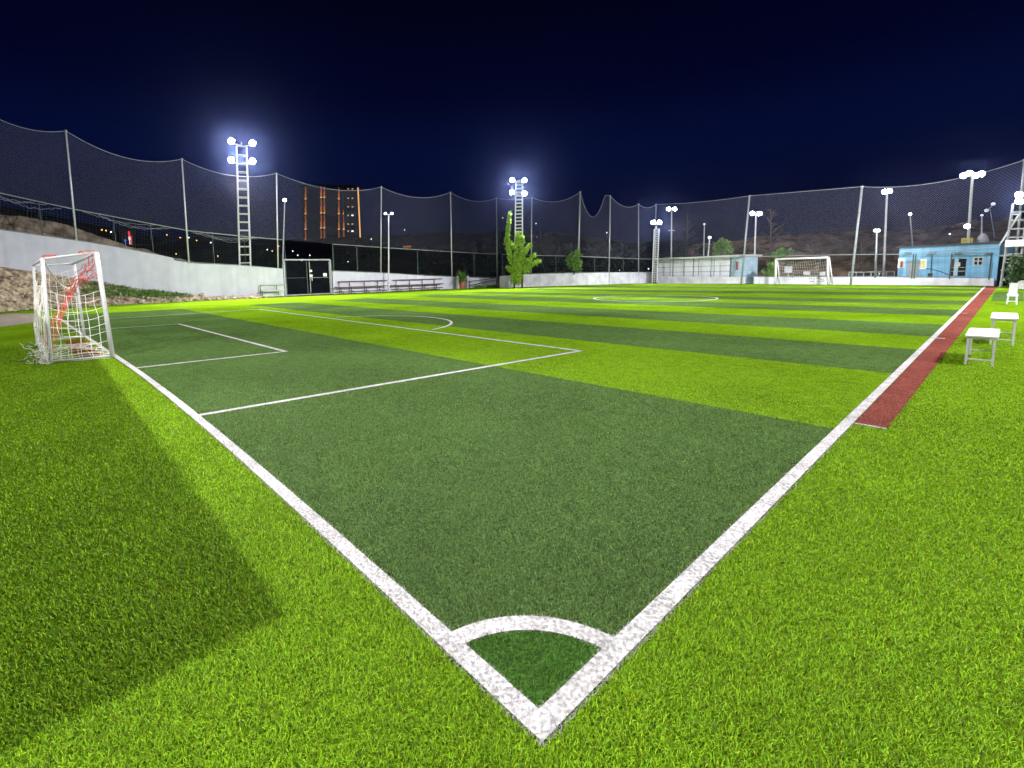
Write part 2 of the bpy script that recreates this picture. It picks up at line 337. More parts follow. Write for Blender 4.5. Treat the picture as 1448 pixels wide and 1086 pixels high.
def grass():
    N = 1050000; D0 = 2.6; DM = 20.0
    # density ~ 1/d^2 beyond D0; sample distance by inverse CDF
    a = D0*D0/2; tot = a + D0*D0*math.log(DM/D0)
    u = rng.random(N)*tot
    d = np.where(u < a, np.sqrt(2*np.minimum(u, a)), D0*np.exp((np.maximum(u, a)-a)/(D0*D0)))
    vd = math.atan2(FW.x, FW.y)
    ang = vd + rng.uniform(-1.2, 1.15, N)
    x = CAM.x + d*np.sin(ang); y = CAM.y + d*np.cos(ang)
    keep = (d > .75); x, y, d = x[keep], y[keep], d[keep]
    zn = zones(x + rng.normal(0, .006, len(x)), y + rng.normal(0, .006, len(x)))
    cols = np.array([LIGHT, DARK, DEEP, WHITE, RED])
    names = [('light_grass', 'bright green artificial grass blades around the pitch', 'grass'), ('dark_grass', 'dark green artificial grass blades of the pitch stripes', 'grass'), ('corner_grass', 'deep green artificial grass blades inside the corner arc', 'grass'), ('white_line_grass', 'white artificial grass blades of the pitch lines', 'grass'), ('red_strip_grass', 'red artificial grass blades of the side strip', 'grass')]
    for zi in range(5):
        s = zn == zi; n = int(s.sum())
        if n == 0: continue
        X, Y, D = x[s], y[s], d[s]
        far = np.clip(D/D0, 1, 6)
        L = rng.uniform(.018, .033, n)*np.clip(7/D, .5, 1); Wd = rng.uniform(.0021, .0042, n)*far**.7
        az = rng.uniform(0, 2*PI, n); lean = rng.uniform(.35, 1.25, n); curl = rng.uniform(-.3, 1.6, n); tw = rng.normal(0, .5, n)
        dx, dy = np.cos(az), np.sin(az)
        sx, sy = -np.sin(az+tw), np.cos(az+tw)
        vs = np.zeros((n, 7, 3)); px, py, pz = X.copy(), Y.copy(), np.full(n, -.012)
        th = lean*.5
        for k in range(4):
            wk = Wd*[.5, .55, .42, 0][k]
            if k < 3:
                vs[:, 2*k] = np.stack([px-sx*wk, py-sy*wk, pz], 1); vs[:, 2*k+1] = np.stack([px+sx*wk, py+sy*wk, pz], 1)
            else: vs[:, 6] = np.stack([px, py, pz], 1)
            seg = L/3*1.05
            px = px + dx*np.sin(th)*seg; py = py + dy*np.sin(th)*seg; pz = pz + np.cos(th)*seg
            th = th + curl*.45 + .12
        base = np.arange(n)*7
        t = np.array([[0, 1, 3], [0, 3, 2], [2, 3, 5], [2, 5, 4], [4, 5, 6]])
        tri = (base[:, None, None] + t[None]).reshape(-1, 3)
        me = bpy.data.meshes.new(names[zi][0]); nv, nf = n*7, len(tri)
        me.vertices.add(nv); me.vertices.foreach_set('co', vs.reshape(-1).astype(np.float32))
        me.loops.add(nf*3); me.loops.foreach_set('vertex_index', tri.reshape(-1).astype(np.int32))
        me.polygons.add(nf); me.polygons.foreach_set('loop_start', np.arange(0, nf*3, 3, dtype=np.int32)); me.polygons.foreach_set('loop_total', np.full(nf, 3, np.int32))
        me.polygons.foreach_set('use_smooth', np.ones(nf, bool))
        me.update(); me.validate()
        c = cols[zi][None]*rng.choice([.35, .6, 1.0, 1.4, 1.9] if zi == 1 else [.4, .65, 1.0, 1.3, 1.7], (n, 1), p=[.2, .2, .25, .2, .15])*rng.uniform(.9, 1.1, (n, 1)); c[:, 0] *= rng.uniform(.8, 1.3, n)
        if zi == 3: c = cols[3][None]*rng.uniform(.85, 1.1, (n, 1))
        tone = 1 + .07*np.sin(X*.9+1.3*np.sin(Y*.7))*np.cos(Y*.8+np.sin(X*1.1)) + .05*np.sin(X*2.7+Y*1.9+2*np.sin(Y*1.3)); c = np.clip(c*tone[:, None], 0, .9)
        at = me.color_attributes.new('tint', 'FLOAT_COLOR', 'POINT')
        cc = np.ones((n, 7, 4)); cc[:, :, :3] = c[:, None]
        at.data.foreach_set('color', cc.reshape(-1).astype(np.float32))
        me.materials.append(M_GRASS)
        o = bpy.data.objects.new(names[zi][0], me); C.objects.link(o); tag(o, names[zi][1], names[zi][2], kind='stuff')
grass()
# ------------------------------------------------------------------ perimeter plan
PLAN_L = [(-49.6, -22), (-49.2, -3.6), (-48.4, 1), (-46.9, 7.5), (-46.2, 15.5), (-46.2, 20), (-46.4, 36), (-44.6, 46.5)]
PLAN_B = [(-41.3, 43.5), (-33.5, 64.5)]
PLAN_R = [(-33.5, 64.5), (1.6, 56.6), (9, 55.0)]
PLAN = PLAN_L + [(-41.3, 43.5)] + PLAN_B[1:] + PLAN_R[1:]
FENCE = [(x-.05, y+.02) for x, y in PLAN]
def wall(name, label, tops, bases, plan, thick=.25, m=M_WALL):
    # tops/bases: pixel rows sampled along the wall; a solid wall of real thickness
    pts = []
    for (tx, ty), (bx, by) in zip(tops, bases):
        t = on_plan(tx, ty, plan); q = on_plan(bx, by, plan)
        pts.append((t, q))
    b = MB(); n = len(pts)
    rows = []
    for i, (t, q) in enumerate(pts):
        a = pts[max(i-1, 0)][0]; c = pts[min(i+1, n-1)][0]; d = Vector((c.x-a.x, c.y-a.y, 0)).normalized(); nn = Vector((-d.y, d.x, 0))
        if nn.dot(Vector((t.x-CAM.x, t.y-CAM.y, 0))) < 0: nn = -nn
        bz = min(q.z, 0.02) - .3 if abs(q.z) < .25 else q.z - .3
        rows.append([Vector((t.x, t.y, bz)), Vector((t.x, t.y, t.z)), Vector((t.x, t.y, t.z))+nn*thick, Vector((t.x, t.y, bz))+nn*thick])
    vs = [v for r in rows for v in r]; fs = []
    for i in range(n-1):
        for k in range(3): fs.append((i*4+k, (i+1)*4+k, (i+1)*4+k+1, i*4+k+1))
    fs += [(0, 1, 2, 3), tuple((n-1)*4+k for k in (3, 2, 1, 0))]
    b.add(vs, fs); root = b.build(name, m); tag(root, label, 'wall'); return root
def lerp_rows(a, xs):
    return [(x, float(np.interp(x, [p[0] for p in a], [p[1] for p in a]))) for x in xs]
WT = [(-40, 316), (0, 325), (60, 333.5), (120, 342), (180, 352), (244, 364.5), (247, 368), (270, 372), (300, 373.5), (340, 375.5), (372, 378), (400, 380)]
WBs = [(-40, 372), (0, 378), (50, 384.5), (100, 393), (150, 401.5), (200, 410), (250, 416), (300, 420), (340, 420.5), (372, 421), (400, 420.5)]
xs = [-40, 0, 40, 80, 120, 160, 200, 244, 247, 270, 300, 340, 372, 400]
wall('retaining_wall', 'tall white retaining wall rising to the left behind the near goal', lerp_rows(WT, xs), lerp_rows(WBs, xs), PLAN_L)
W2T = [(470, 383.5), (548, 386.5), (600, 390), (650, 392), (704, 394)]; W2B = [(470, 417), (548, 414), (650, 410), (704, 406)]
xs = [470, 500, 548, 600, 650, 704]
wall('perimeter_wall', 'low white wall behind the red brown bleachers, right of the black gate', lerp_rows(W2T, xs), lerp_rows(W2B, xs), PLAN_L)
W3T = [(707, 390.5), (740, 388), (800, 386.5), (862, 385.5), (923, 385)]; W3B = [(707, 407.5), (739, 407), (800, 404.7), (860, 402.3), (923, 399)]
xs = [707, 740, 800, 862, 923]
wall('perimeter_wall', 'long low white wall behind the bright conifer, running to the white cabin', lerp_rows(W3T, xs), lerp_rows(W3B, xs), PLAN_B, m=M_WALL2)
W4T = [(930, 390), (1000, 391), (1047, 391), (1052, 391.5)]; xs = [930, 970, 1010, 1052]
wall('perimeter_wall', 'short low white wall in front of the white cabin', lerp_rows(W4T, xs), [(x, 401) for x in xs], PLAN_R, m=M_WALL2)
W5T = [(1066, 391.5), (1180, 392), (1270, 392.2), (1400, 393.6), (1406, 393.7)]; xs = [1066, 1130, 1180, 1240, 1300, 1360, 1406]
wf = wall('perimeter_wall', 'long low white wall behind the far goal and in front of the blue building', lerp_rows(W5T, xs), [(x, 402.5) for x in xs], PLAN_R, m=M_WALL2)
b = MB()
for x0, x1, y0, y1 in ((1144, 1148, 393.5, 395), (1149, 1153, 394, 395), (1145, 1151, 397, 398.6), (1155, 1158, 392.8, 394.6), (1159, 1165, 393.8, 395.2), (1156, 1160, 397.2, 398.4), (1162, 1166, 396.6, 398.2), (1168, 1172, 394, 395)):
    a = on_plan(x0, y0, PLAN_R); c = on_plan(x1, y1, PLAN_R); d = Vector((.22, -.97, 0))
    mid = (a+c)/2 + Vector((-.22, -.97, 0)).normalized()*.02
    b.bar(Vector((a.x, a.y, mid.z))+Vector((-.006, -.02, 0)), Vector((c.x, c.y, mid.z))+Vector((-.006, -.02, 0)), .02, abs(a.z-c.z)*.7)
b.build('faded_lettering', M_DARKST, wf)
# ------------------------------------------------------------------ embankment between left wall and turf
foot = lerp_rows([(-60, 444), (0, 441), (50, 436), (120, 433), (200, 429), (300, 424.5), (372, 421.5), (398, 420.5)], [-60, -30, 0, 30, 60, 90, 120, 150, 180, 210, 240, 270, 300, 330, 360, 398])
top = lerp_rows([(-60, 369), (0, 377), (50, 383.5), (100, 392), (150, 400.5), (200, 409), (250, 415), (300, 419), (340, 420), (398, 419.5)], [p[0] for p in foot])
R = 28; grid = []
for f_, t_ in zip(foot, top):
    a = gnd(*f_); c = on_plan(t_[0], t_[1], [(x+.0, y) for x, y in PLAN_L])
    if a.x < c.x + .6: a = Vector((c.x+.6, a.y, 0))
    grid.append((a, c))
fine = []
for i in range(len(grid)-1):
    for s in range(12):
        u = s/12; fine.append((grid[i][0].lerp(grid[i+1][0], u), grid[i][1].lerp(grid[i+1][1], u)))
fine.append(grid[-1])
from mathutils import noise as mnoise
vs = []; fs = []
for i, (a, c) in enumerate(fine):
    for j in range(R+1):
        u = j/R; p = a.lerp(c, u)
        amp = min(1, u*5)*min(1, (1-u)*6+.15)
        hgt = (a-c).length
        n1 = mnoise.fractal(p*1.3, 1.0, 2.0, 5)*.30*min(1, hgt/4) + mnoise.fractal(p*4, .8, 2.0, 3)*.10
        p = p + Vector((.35, 0, 1)).normalized()*(n1*amp) ; p.z += .10*math.sin(PI*u)
        if j == 0: p.z = -.03
        vs.append(p)
for i in range(len(fine)-1):
    for j in range(R):
        k = i*(R+1)+j; fs.append((k, k+1, k+R+2, k+R+1))
b = MB(); b.add(vs, fs); emb = struct('embankment', b, M_SOIL, 'brown earth embankment below the white retaining wall'); emb.data.polygons.foreach_set('use_smooth', [True]*len(emb.data.polygons))
# rubble and weeds on the bank (uncountable)
b = MB()
def stone(b, c, r):
    n = 7; vs = []; fs = []
    rr = 4
    for i in range(rr+1):
        for k in range(n):
            th = PI*i/rr; ph = 2*PI*k/n
            v = Vector((math.sin(th)*math.cos(ph), math.sin(th)*math.sin(ph), math.cos(th)*.7))*r*random.uniform(.75, 1.2)
            vs.append(Vector(c)+v)
    for i in range(rr):
        for k in range(n):
            fs.append((i*n+k, (i+1)*n+k, (i+1)*n+(k+1) % n, i*n+(k+1) % n))
    b.add(vs, fs)
for _ in range(650):
    i = int(len(fine)*random.random()**1.3); j = min(R, int(abs(random.gauss(0, .34))*R))
    i = min(i, len(fine)-1)
    p = Vector(vs[i*(R+1)+j]); stone(b, p+Vector((random.uniform(-.3, .3), random.uniform(-.3, .3), .02)), random.choice((.06, .08, .1, .13, .2)) * random.uniform(.7, 1.4))
tag(b.build('rubble', M_ROCK), 'loose pale stones strewn along the foot of the earth embankment', 'stones', kind='stuff')
b = MB()
def tuft(b, c, h, n, spread):
    for _ in range(n):
        a = random.uniform(0, 2*PI); r = random.random()**.5*spread
        p = Vector(c)+Vector((r*math.cos(a), r*math.sin(a), 0)); l = Vector((random.gauss(0, .5), random.gauss(0, .5), 1)).normalized()*h*random.uniform(.5, 1.2)
        s_ = Vector((random.gauss(0, 1), random.gauss(0, 1), 0)).normalized()*h*.10
        b.add([p-s_, p+s_, p+l*.6+s_*.8, p+l, p+l*.6-s_*.8], [(0, 1, 2, 4), (4, 2, 3)])
for _ in range(330):
    i = random.choice((random.randint(int(len(fine)*.40), int(len(fine)*.72)), random.randint(int(len(fine)*.40), int(len(fine)*.64)), random.randint(int(len(fine)*.42), int(len(fine)*.70))))
    j = random.randint(int(R*.35), int(R*.95))
    tuft(b, vs[i*(R+1)+j], .22, 14, .45)
tag(b.build('weeds', M_LEAFG), 'green weeds growing on the earth embankment behind the near goal', 'weeds', kind='stuff')
# ------------------------------------------------------------------ near goal
P_nf, P_ff, P_nb, P_fb = gnd(159.5, 505), gnd(119.7, 476.5), gnd(72.5, 513.5), gnd(54, 484)
def up_to(p, px, py): return at_d(px, py, hd(p))
T_nf, T_ff, T_nb, T_fb = up_to(P_nf, 136, 357), up_to(P_ff, 104.3, 373), up_to(P_nb, 59.5, 366), up_to(P_fb, 47, 375.5)
g = thing('football_goal', 'white box framed goal with a torn red and white net on the near goal line', 'goal', P_nf, 'football goals')
def tubeobj(name, a, c, r, m, parent, n=10): b = MB(); b.tube([a, c], r, n); return b.build(name, m, parent, True)
tubeobj('goal_post', P_nf, T_nf, .05, M_WHITE, g); tubeobj('goal_post', P_ff, T_ff, .042, M_WHITE, g)
tubeobj('back_post', P_nb, T_nb, .038, M_WHITE, g); tubeobj('back_post', P_fb, T_fb, .032, M_WHITE, g)
tubeobj('crossbar', T_nf, T_ff, .036, M_WHITE, g); tubeobj('top_bar', T_nf, T_nb, .028, M_WHITE, g); tubeobj('top_bar', T_ff, T_fb, .028, M_WHITE, g); tubeobj('top_bar', T_nb, T_fb, .028, M_WHITE, g)
tubeobj('base_bar', P_nf+Z*.04, P_nb+Z*.04, .026, M_WHITE, g); tubeobj('base_bar', P_ff+Z*.04, P_fb+Z*.04, .026, M_WHITE, g); tubeobj('base_bar', P_nb+Z*.04, P_fb+Z*.04, .026, M_WHITE, g)
def netquad(b, A, B, Cc, D, nu, nv, r, sag=0, jit=.03, push=Vector((0, 0, 0)), topdip=0):
    # A-B bottom, D-C top
    def P(u, v):
        p = (A.lerp(B, u)).lerp(D.lerp(Cc, u), v)
        bulge = math.sin(PI*u)*math.sin(PI*v)
        nn = mnoise.noise_vector(p*2.2)
        return p + push*bulge + Vector((0, 0, -sag*math.sin(PI*u)*v)) + nn*jit*2
    for i in range(nu+1):
        b.tube([P(i/nu, k/(nv*2)) for k in range(nv*2+1)], r, 4, cap=False)
    for j in range(nv+1):
        b.tube([P(k/(nu*2), j/nv) for k in range(nu*2+1)], r, 4, cap=False)
out = (P_nb-P_nf).normalized(); side = (P_nf-P_ff).normalized()
b = MB()
rc = .006
netquad(b, P_nb+out*.06, P_fb+out*.06, T_fb-Z*.45, T_nb-Z*.45, 22, 11, rc, .2, .03, out*.10)
netquad(b, P_ff, P_fb, T_fb-Z*.2, T_ff-Z*.2, 6, 11, rc, .1, .02, -side*.06)
netquad(b, P_nf, P_nb, P_nb.lerp(T_nb, .72), P_nf.lerp(T_nf, .66), 6, 8, rc, .2, .025, side*.06)
netquad(b, P_nf+Z*.05-side*.1, P_nb+Z*.05-side*.1, P_fb.lerp(P_nb, .45)+Z*.06, P_ff.lerp(P_nf, .45)+Z*.06, 6, 12, rc, 0, .05, Z*.04)
for k in range(38):   # loose heap of net at the back base
    a = P_nb.lerp(P_fb, random.uniform(-.04, .30)) + out*random.uniform(.0, .2) + Z*abs(random.gauss(0, .16))
    pts = [a]
    for _ in range(5): a = a + Vector((random.gauss(0, .06), random.gauss(0, .06), random.gauss(0, .05))); a.z = max(.02, a.z); pts.append(a)
    b.tube(pts, rc, 4, cap=False)
b.build('goal_net', M_CORD, g)
b = MB(); pts = []
for k in range(15):
    u = k/14; p = T_nb.lerp(T_ff, u) + Z*(-.55*math.sin(PI*u*.85)-.35*u) ; pts.append(p)
b.tube(pts, .022, 6); b.build('net_rope', M_CORD, g)
b = MB()
def strand(p0, p1, n, r, jit):
    pts = [p0.lerp(p1, k/n) + Vector((random.gauss(0, jit), random.gauss(0, jit), random.gauss(0, jit)))*(0 if k in (0, n) else 1) for k in range(n+1)]
    b.tube(pts, r, 4, cap=False)
MID = at_d(108, 398, hd(P_nf)+1.9); LOW = P_nb.lerp(P_fb, .25)+Z*.3; LOW2 = P_nb+Z*.25
for k in range(11):
    u = k/10; strand(T_nf.lerp(T_nf.lerp(P_nf, .22), u)+side*.02, MID+Vector((random.gauss(0, .08), random.gauss(0, .08), random.gauss(0, .12))), 7, .0065, .03)
for k in range(5):
    strand(T_nf.lerp(MID, .2+.15*k)+Z*.12, T_nf.lerp(P_nf, .24).lerp(MID, .2+.15*k)-Z*.05, 5, .007, .03)
for k in range(9):
    o1 = Vector((random.gauss(0, .05), random.gauss(0, .05), random.gauss(0, .05)))
    strand(MID+o1, (LOW if k % 3 else LOW2)+Vector((random.gauss(0, .06), random.gauss(0, .06), random.uniform(0, .2))), 10, .0075, .03)
for u0_, e in ((.04, T_nb), (.3, T_nb)):
    pass
for k in range(3): strand(T_nf+Z*.03, T_nf.lerp(T_nb, .35)+Z*.04, 5, .007, .02); strand(T_nb+Z*.05, T_nb.lerp(T_nf, .25)+Z*.05, 5, .007, .025)
b.build('red_net_band', M_REDCORD, g)
# ------------------------------------------------------------------ far goal
def goal_far():
    a, c = on_plan(1096.5, 401.2, [(-33.5, 63.6), (9, 54.1)]), on_plan(1171.5, 401.6, [(-33.5, 63.6), (9, 54.1)])
    a.z = 0; c.z = 0
    ta, tcc = at_d(1097.5, 365.6, hd(a)), at_d(1170.5, 365.2, hd(c))
    tz = (ta.z+tcc.z)/2; ta.z = tz; tcc.z = tz
    g = thing('football_goal', 'white full width goal at the far end of the pitch before the low wall', 'goal', (a+c)/2, 'football goals')
    bk = Vector((.22, .97, 0))*.85
    for p, t in ((a, ta), (c, tcc)): tubeobj('goal_post', p, t, .11, M_WHITE, g)
    tubeobj('crossbar', ta, tcc, .11, M_WHITE, g)
    for p, t in ((a, ta), (c, tcc)): tubeobj('side_brace', p+bk*1.0+Vector((0, 0, .05)), t+bk*.35, .06, M_WHITE, g); tubeobj('top_bar', t, t+bk*.35, .06, M_WHITE, g)
    b = MB(); netquad(b, a+bk, c+bk, tcc+bk*.35, ta+bk*.35, 24, 8, .006, .4, .02); b.build('goal_net', M_CORD, g)
goal_far()
# ------------------------------------------------------------------ benches and chair
def side_table(label, fl, fr, bl, br, top_y, group):
    A, B, Cc, D = [gnd(*p) for p in (fl, fr, br, bl)]
    h = at_d(fl[0], top_y, hd(A)).z
    x0 = (A.x+D.x)/2-.01; x1 = (B.x+Cc.x)/2+.02; y0 = (A.y+B.y)/2; y1 = (Cc.y+D.y)/2
    t = thing('bench', label, 'bench', ((x0+x1)/2, (y0+y1)/2, 0), group)
    lw = .035
    b = MB(); b.box(((x0+x1)/2, (y0+y1)/2, h-.012), (x1-x0+.05, y1-y0+.10, .026)); b.build('seat', M_WHITE, t)
    for x in (x0+lw/2, x1-lw/2):
        for y in (y0+lw/2, y1-lw/2):
            b = MB(); b.box((x, y, (h-.026)/2), (lw, lw, h-.026)); b.build('leg', M_WHITE, t)
    for y in (y0+lw/2, y1-lw/2):
        b = MB(); b.box(((x0+x1)/2, y, h*.20), (x1-x0-2*lw, .02, .025)); b.build('stretcher', M_WHITE, t)
        b = MB(); b.box(((x0+x1)/2, y, h-.045), (x1-x0-2*lw, .02, .03)); b.build('apron', M_WHITE, t)
side_table('nearer white metal bench beside the red strip, its legs nearest the viewer', (1363, 515), (1401.6, 518.8), (1372, 501.5), (1406, 504), 473.5, 'white metal benches')
side_table('second white metal bench standing just behind the nearest one', (1398, 486.5), (1430, 489), (1404, 476), (1433, 478), 449, 'white metal benches')
def chair():
    A, B = gnd(1423.5, 430.5), gnd(1437.5, 431); w_ = B.x-A.x; y0 = (A.y+B.y)/2; x0 = A.x; dp = w_*1.15
    hs = at_d(1424, 417, hd(A)).z; hb = at_d(1426, 401.5, hd(A)).z
    t = thing('chair', 'white plastic chair with a solid back standing beyond the benches at the right edge', 'chair', (x0+w_/2, y0+dp/2, 0))
    b = MB(); b.box((x0+w_/2, y0+dp/2, hs), (w_*1.2, dp*1.05, .05)); b.box((x0+w_/2, y0-.01, hs-.04), (w_*1.1, .03, .05)); b.build('seat', M_WHITE, t)
    for sx in (0, 1):
        for sy in (0, 1):
            b = MB(); b.tube([(x0+w_*sx, y0+dp*sy, 0), (x0+w_*(.08+.84*sx), y0+dp*(.08+.84*sy), hs-.02)], .03, 6, .034); b.build('leg', M_WHITE, t)
    b = MB()
    n = 6
    for k in range(n+1):
        b.bar((x0+w_*(.1+.8*k/n), y0+dp, hs), (x0+w_*(.14+.72*k/n), y0+dp*1.25, hb), w_*.105, .03)
    b.bar((x0+w_*.06, y0+dp*1.25, hb), (x0+w_*.94, y0+dp*1.25, hb), .06, .05); b.bar((x0+w_*.06, y0+dp*1.12, (hs+hb)/2), (x0+w_*.94, y0+dp*1.12, (hs+hb)/2), .05, .04)
    b.build('backrest', M_WHITE, t)
    b = MB(); b.bar((x0, y0, hs*.35), (x0+w_, y0, hs*.35), .04, .035); b.build('stretcher', M_WHITE, t)
chair()
# ------------------------------------------------------------------ black double gate
def gate():
    a = gnd(404, 419); a = on_plan(404, 418.5, PLAN_L); c = on_plan(469, 416.6, PLAN_L); a.z = 0; c.z = 0
    h = (at_d(403, 367, hd(a)).z + at_d(467.5, 367.6, hd(c)).z)/2
    d = (c-a).normalized(); nn = Vector((d.y, -d.x, 0)); L = (c-a).length
    if nn.dot(Vector((CAM.x-a.x, CAM.y-a.y, 0))) < 0: nn = -nn
    t = thing('gate', 'black double leaf sheet metal gate in a grey frame in the left white wall', 'gate', a)
    b = MB()
    for p in (a, c): b.bar(p, p+Z*h, .16, .16, up=nn)
    b.bar(a+Z*h, c+Z*h, .14, .14); b.bar(a+Z*.12, c+Z*.12, .14, .10); b.build('gate_frame', M_GALVD, t)
    for k in (0, 1):
        p = a + d*(L*(.5*k)+.1); q = a + d*(L*(.5*k+.5)-.1)
        b = MB(); b.box((p+q)/2+Z*(h/2+.02), ((q-p).length, .05, h-.35), (d, nn, Z)); leaf = b.build('gate_leaf', M_BLACK, t)
        b = MB(); b.bar(p+Z*(h*.5)+nn*.05, q+Z*(h*.5)+nn*.05, .04); 
        for e in (p+d*.05, q-d*.05): b.bar(e+Z*.25+nn*.045, e+Z*(h-.2)+nn*.045, .07, .05, up=nn)
        b.build('leaf_rail', M_DARKST if k == 0 else M_GALVD, leaf)
    for px, py, s in ((439.5, 383, .22), (440, 390, .25), (459.5, 388.5, .33)):
        q = on_plan(px, py, [(x+.09, y) for x, y in PLAN_L]); b = MB(); b.box(q, (s*1.2, .02, s), (d, nn, Z)); b.build('notice', M_PAPER, t)
    b = MB(); b.box(a+d*(L*.5+.35)+nn*.06+Z*h*.45, (.06, .06, .3), (d, nn, Z)); b.build('handle', M_GALV, t)
gate()
# ------------------------------------------------------------------ bleachers along the left wall
def bleacher(label, x0, x1, rows, legs, wood, steel, group, off=1.2):
    pl = [(x+off, y) for x, y in PLAN_L]; pl2 = [(x+off*.55, y) for x, y in PLAN_L]; pl3 = [(x+off*.2, y) for x, y in PLAN_L]
    f = rows[0]; t = None
    for ri, ((ya, yb), pln, seatw) in enumerate(zip(rows, (pl, pl2, pl3), (.36, .36, .16))):
        a, c = on_plan(x0[ri], ya, pln), on_plan(x1[ri], yb, pln)
        if t is None:
            t = thing('bleacher', label, 'bench', (a.x, a.y, 0), group)
        z = (a.z+c.z)/2; a.z = z; c.z = z
        b = MB(); b.bar(a, c, seatw, .11); b.build('plank', wood, t)
    for lx, ly in legs:
        b = MB(); a = on_plan(lx, ly, pl); a.z = 0; e = Vector((-1, 0, 0))
        zs = []
        for ri, ((ya, yb), pln) in enumerate(zip(rows, (pl, pl2, pl3))):
            q = on_plan((x0[ri]+x1[ri])/2, (ya+yb)/2, pln); zs.append(q.z)
        b.bar(a, a+Z*(zs[0]-.04), .07); b.bar(a+e*off*.45, a+e*off*.45+Z*(zs[1]-.04), .07); b.bar(a+e*off*.8, a+e*off*.8+Z*zs[2], .07); b.bar(a+Z*.3, a+e*off*.8+Z*.3, .05)
        b.build('leg', steel, t)
bleacher('red brown plank bleacher just right of the black gate', (474, 474, 478), (546, 547, 547), ((413.5, 410.5), (407, 404), (398.3, 396.8)), ((486, 417), (501, 416.5), (522, 415.5), (541, 414.5)), M_PLANKR, M_DARKST, 'plank bleachers along the left wall')
bleacher('red brown plank bleacher between the lamp post and the potted palm', (554, 553, 556), (625, 626, 625), ((409, 407), (403.5, 401.5), (396.2, 394.3)), ((567, 413.5), (586, 412.6), (604, 411.3), (621, 409.8)), M_PLANKR, M_DARKST, 'plank bleachers along the left wall')
bleacher('short pale green bleacher at the left side of the black gate', (371, 371, 370), (400, 400, 401), ((419, 417.5), (411.7, 410.8), (403.5, 402.0)), ((374, 421.5), (397, 420)), M_PLANKG, M_LEAFG, 'plank bleachers along the left wall')
# ------------------------------------------------------------------ foliage
def leaves(b, c, r, n, size, squash=1.0, drop=0):
    for _ in range(n):
        v = Vector((random.gauss(0, 1), random.gauss(0, 1), random.gauss(0, 1))).normalized()*(r*random.random()**.45); v.z *= squash
        p = Vector(c)+v; a = Vector((random.gauss(0, 1), random.gauss(0, 1), random.gauss(0, 1)+.3)).normalized(); s_ = a.orthogonal().normalized()
        l = size*random.uniform(.6, 1.4); s_ = s_*l*.28
        b.add([p, p+a*l*.5+s_, p+a*l, p+a*l*.5-s_], [(0, 1, 2, 3)])
def branch_tree(name, label, base, trunk_top, blobs, m, group=None, tr=.12, leaf=.28, dens=1.0, trunkm=None):
    t = thing(name, label, 'tree', base, group)
    base = Vector(base); tt = Vector(trunk_top)
    b = MB(); b.tube([base.lerp(tt, k/6)+Vector((math.sin(k*1.7)*.08, math.cos(k*2.3)*.08, 0)) for k in range(7)], tr, 7, tr*.35)
    for c, r in blobs:
        c = Vector(c); u = min(.95, max(.1, (c.z-base.z)/(tt.z-base.z+1e-6)-.25)); q = base.lerp(tt, u)
        b.tube([q, q.lerp(c, .5)+Vector((0, 0, .1)), c], tr*.35, 5, tr*.12)
    b.build('trunk', trunkm or M_BARK, t)
    b = MB()
    for c, r in blobs: leaves(b, c, r, int(130*dens*max(.4, r)**1.2)+14, leaf)
    b.build('crown', m, t)
    return t
# bright columnar-armed conifer under the second tower
D2 = hd(gnd(735, 407))*0.985
def pp(px, py, dd=0): return at_d(px, py, D2+dd)
arms = [((727, 398), (730, 352), 3.2), ((733, 398), (738, 335), 3.0), ((716, 345), (721, 302), 1.5), ((722, 366), (716, 340), 2.0), ((738, 362), (750, 346), 2.0), ((735, 380), (722, 368), 3.2), ((740, 380), (762, 369), 2.6), ((742, 372), (756, 361), 2.0), ((726, 384), (718, 378), 3.2), ((745, 384), (738, 360), 2.8), ((728, 352), (719, 340), 1.8), ((731, 345), (733, 330), 1.6), ((735, 396), (732, 385), 3.4)]
cb = pp(733, 407); cb.z = 0
t = thing('conifer', 'bright yellow green conifer with upright arms at the foot of the middle floodlight tower', 'tree', cb)
b = MB()
for px in (727, 738): q = pp(px, 407); q.z = -.05; b.tube([q, pp(px+1, 392), pp(px+.5, 375), pp(733, 350)], .13, 6, .05)
for (x0, y0), (x1, y1), r in arms: b.tube([pp(733, 380), pp(x0, y0), pp(x1, y1)], .06, 5, .02)
b.build('trunk', M_BARK, t)
b = MB()
for (x0, y0), (x1, y1), r in arms:
    n = max(4, int(math.hypot(x1-x0, y1-y0)/2.0)); dd = random.uniform(-.6, .6)
    for k in range(n+1):
        u = k/n; leaves(b, pp(x0+(x1-x0)*u, y0+(y1-y0)*u, dd*u), r*.15*(1.05-.45*u), 42, .25)
b.build('crown', M_LEAFY, t)
# potted palm
q = gnd(653.5, 411.5); q = at_x(653.5, 410.5, -44.7); q.z = 0
t = thing('potted_palm', 'spiky palm in a terracotta pot between white posts by the left wall', 'plant', q)
hp = at_d(653, 398, hd(q)).z
b = MB(); b.lathe(q, [(.30, 0), (.36, hp*.5), (.42, hp*.86), (.48, hp*.88), (.48, hp), (.38, hp)], 14); b.build('pot', M_POT, t)
b = MB()
for k in range(70):
    a = random.uniform(0, 2*PI); e = random.uniform(.2, 1.35); L = random.uniform(1.3, 2.4)
    d = Vector((math.cos(a)*math.cos(e), math.sin(a)*math.cos(e), math.sin(e))); s_ = d.cross(Z).normalized()*.09
    p0 = q+Z*hp*.95; p1 = p0+d*L*.55; p2 = p0+d*L+Vector((0, 0, -.35*math.cos(e)*L))
    b.add([p0-s_*.5, p0+s_*.5, p1+s_, p1-s_, p2], [(0, 1, 2, 3), (3, 2, 4)])
b.build('fronds', M_LEAFG, t)
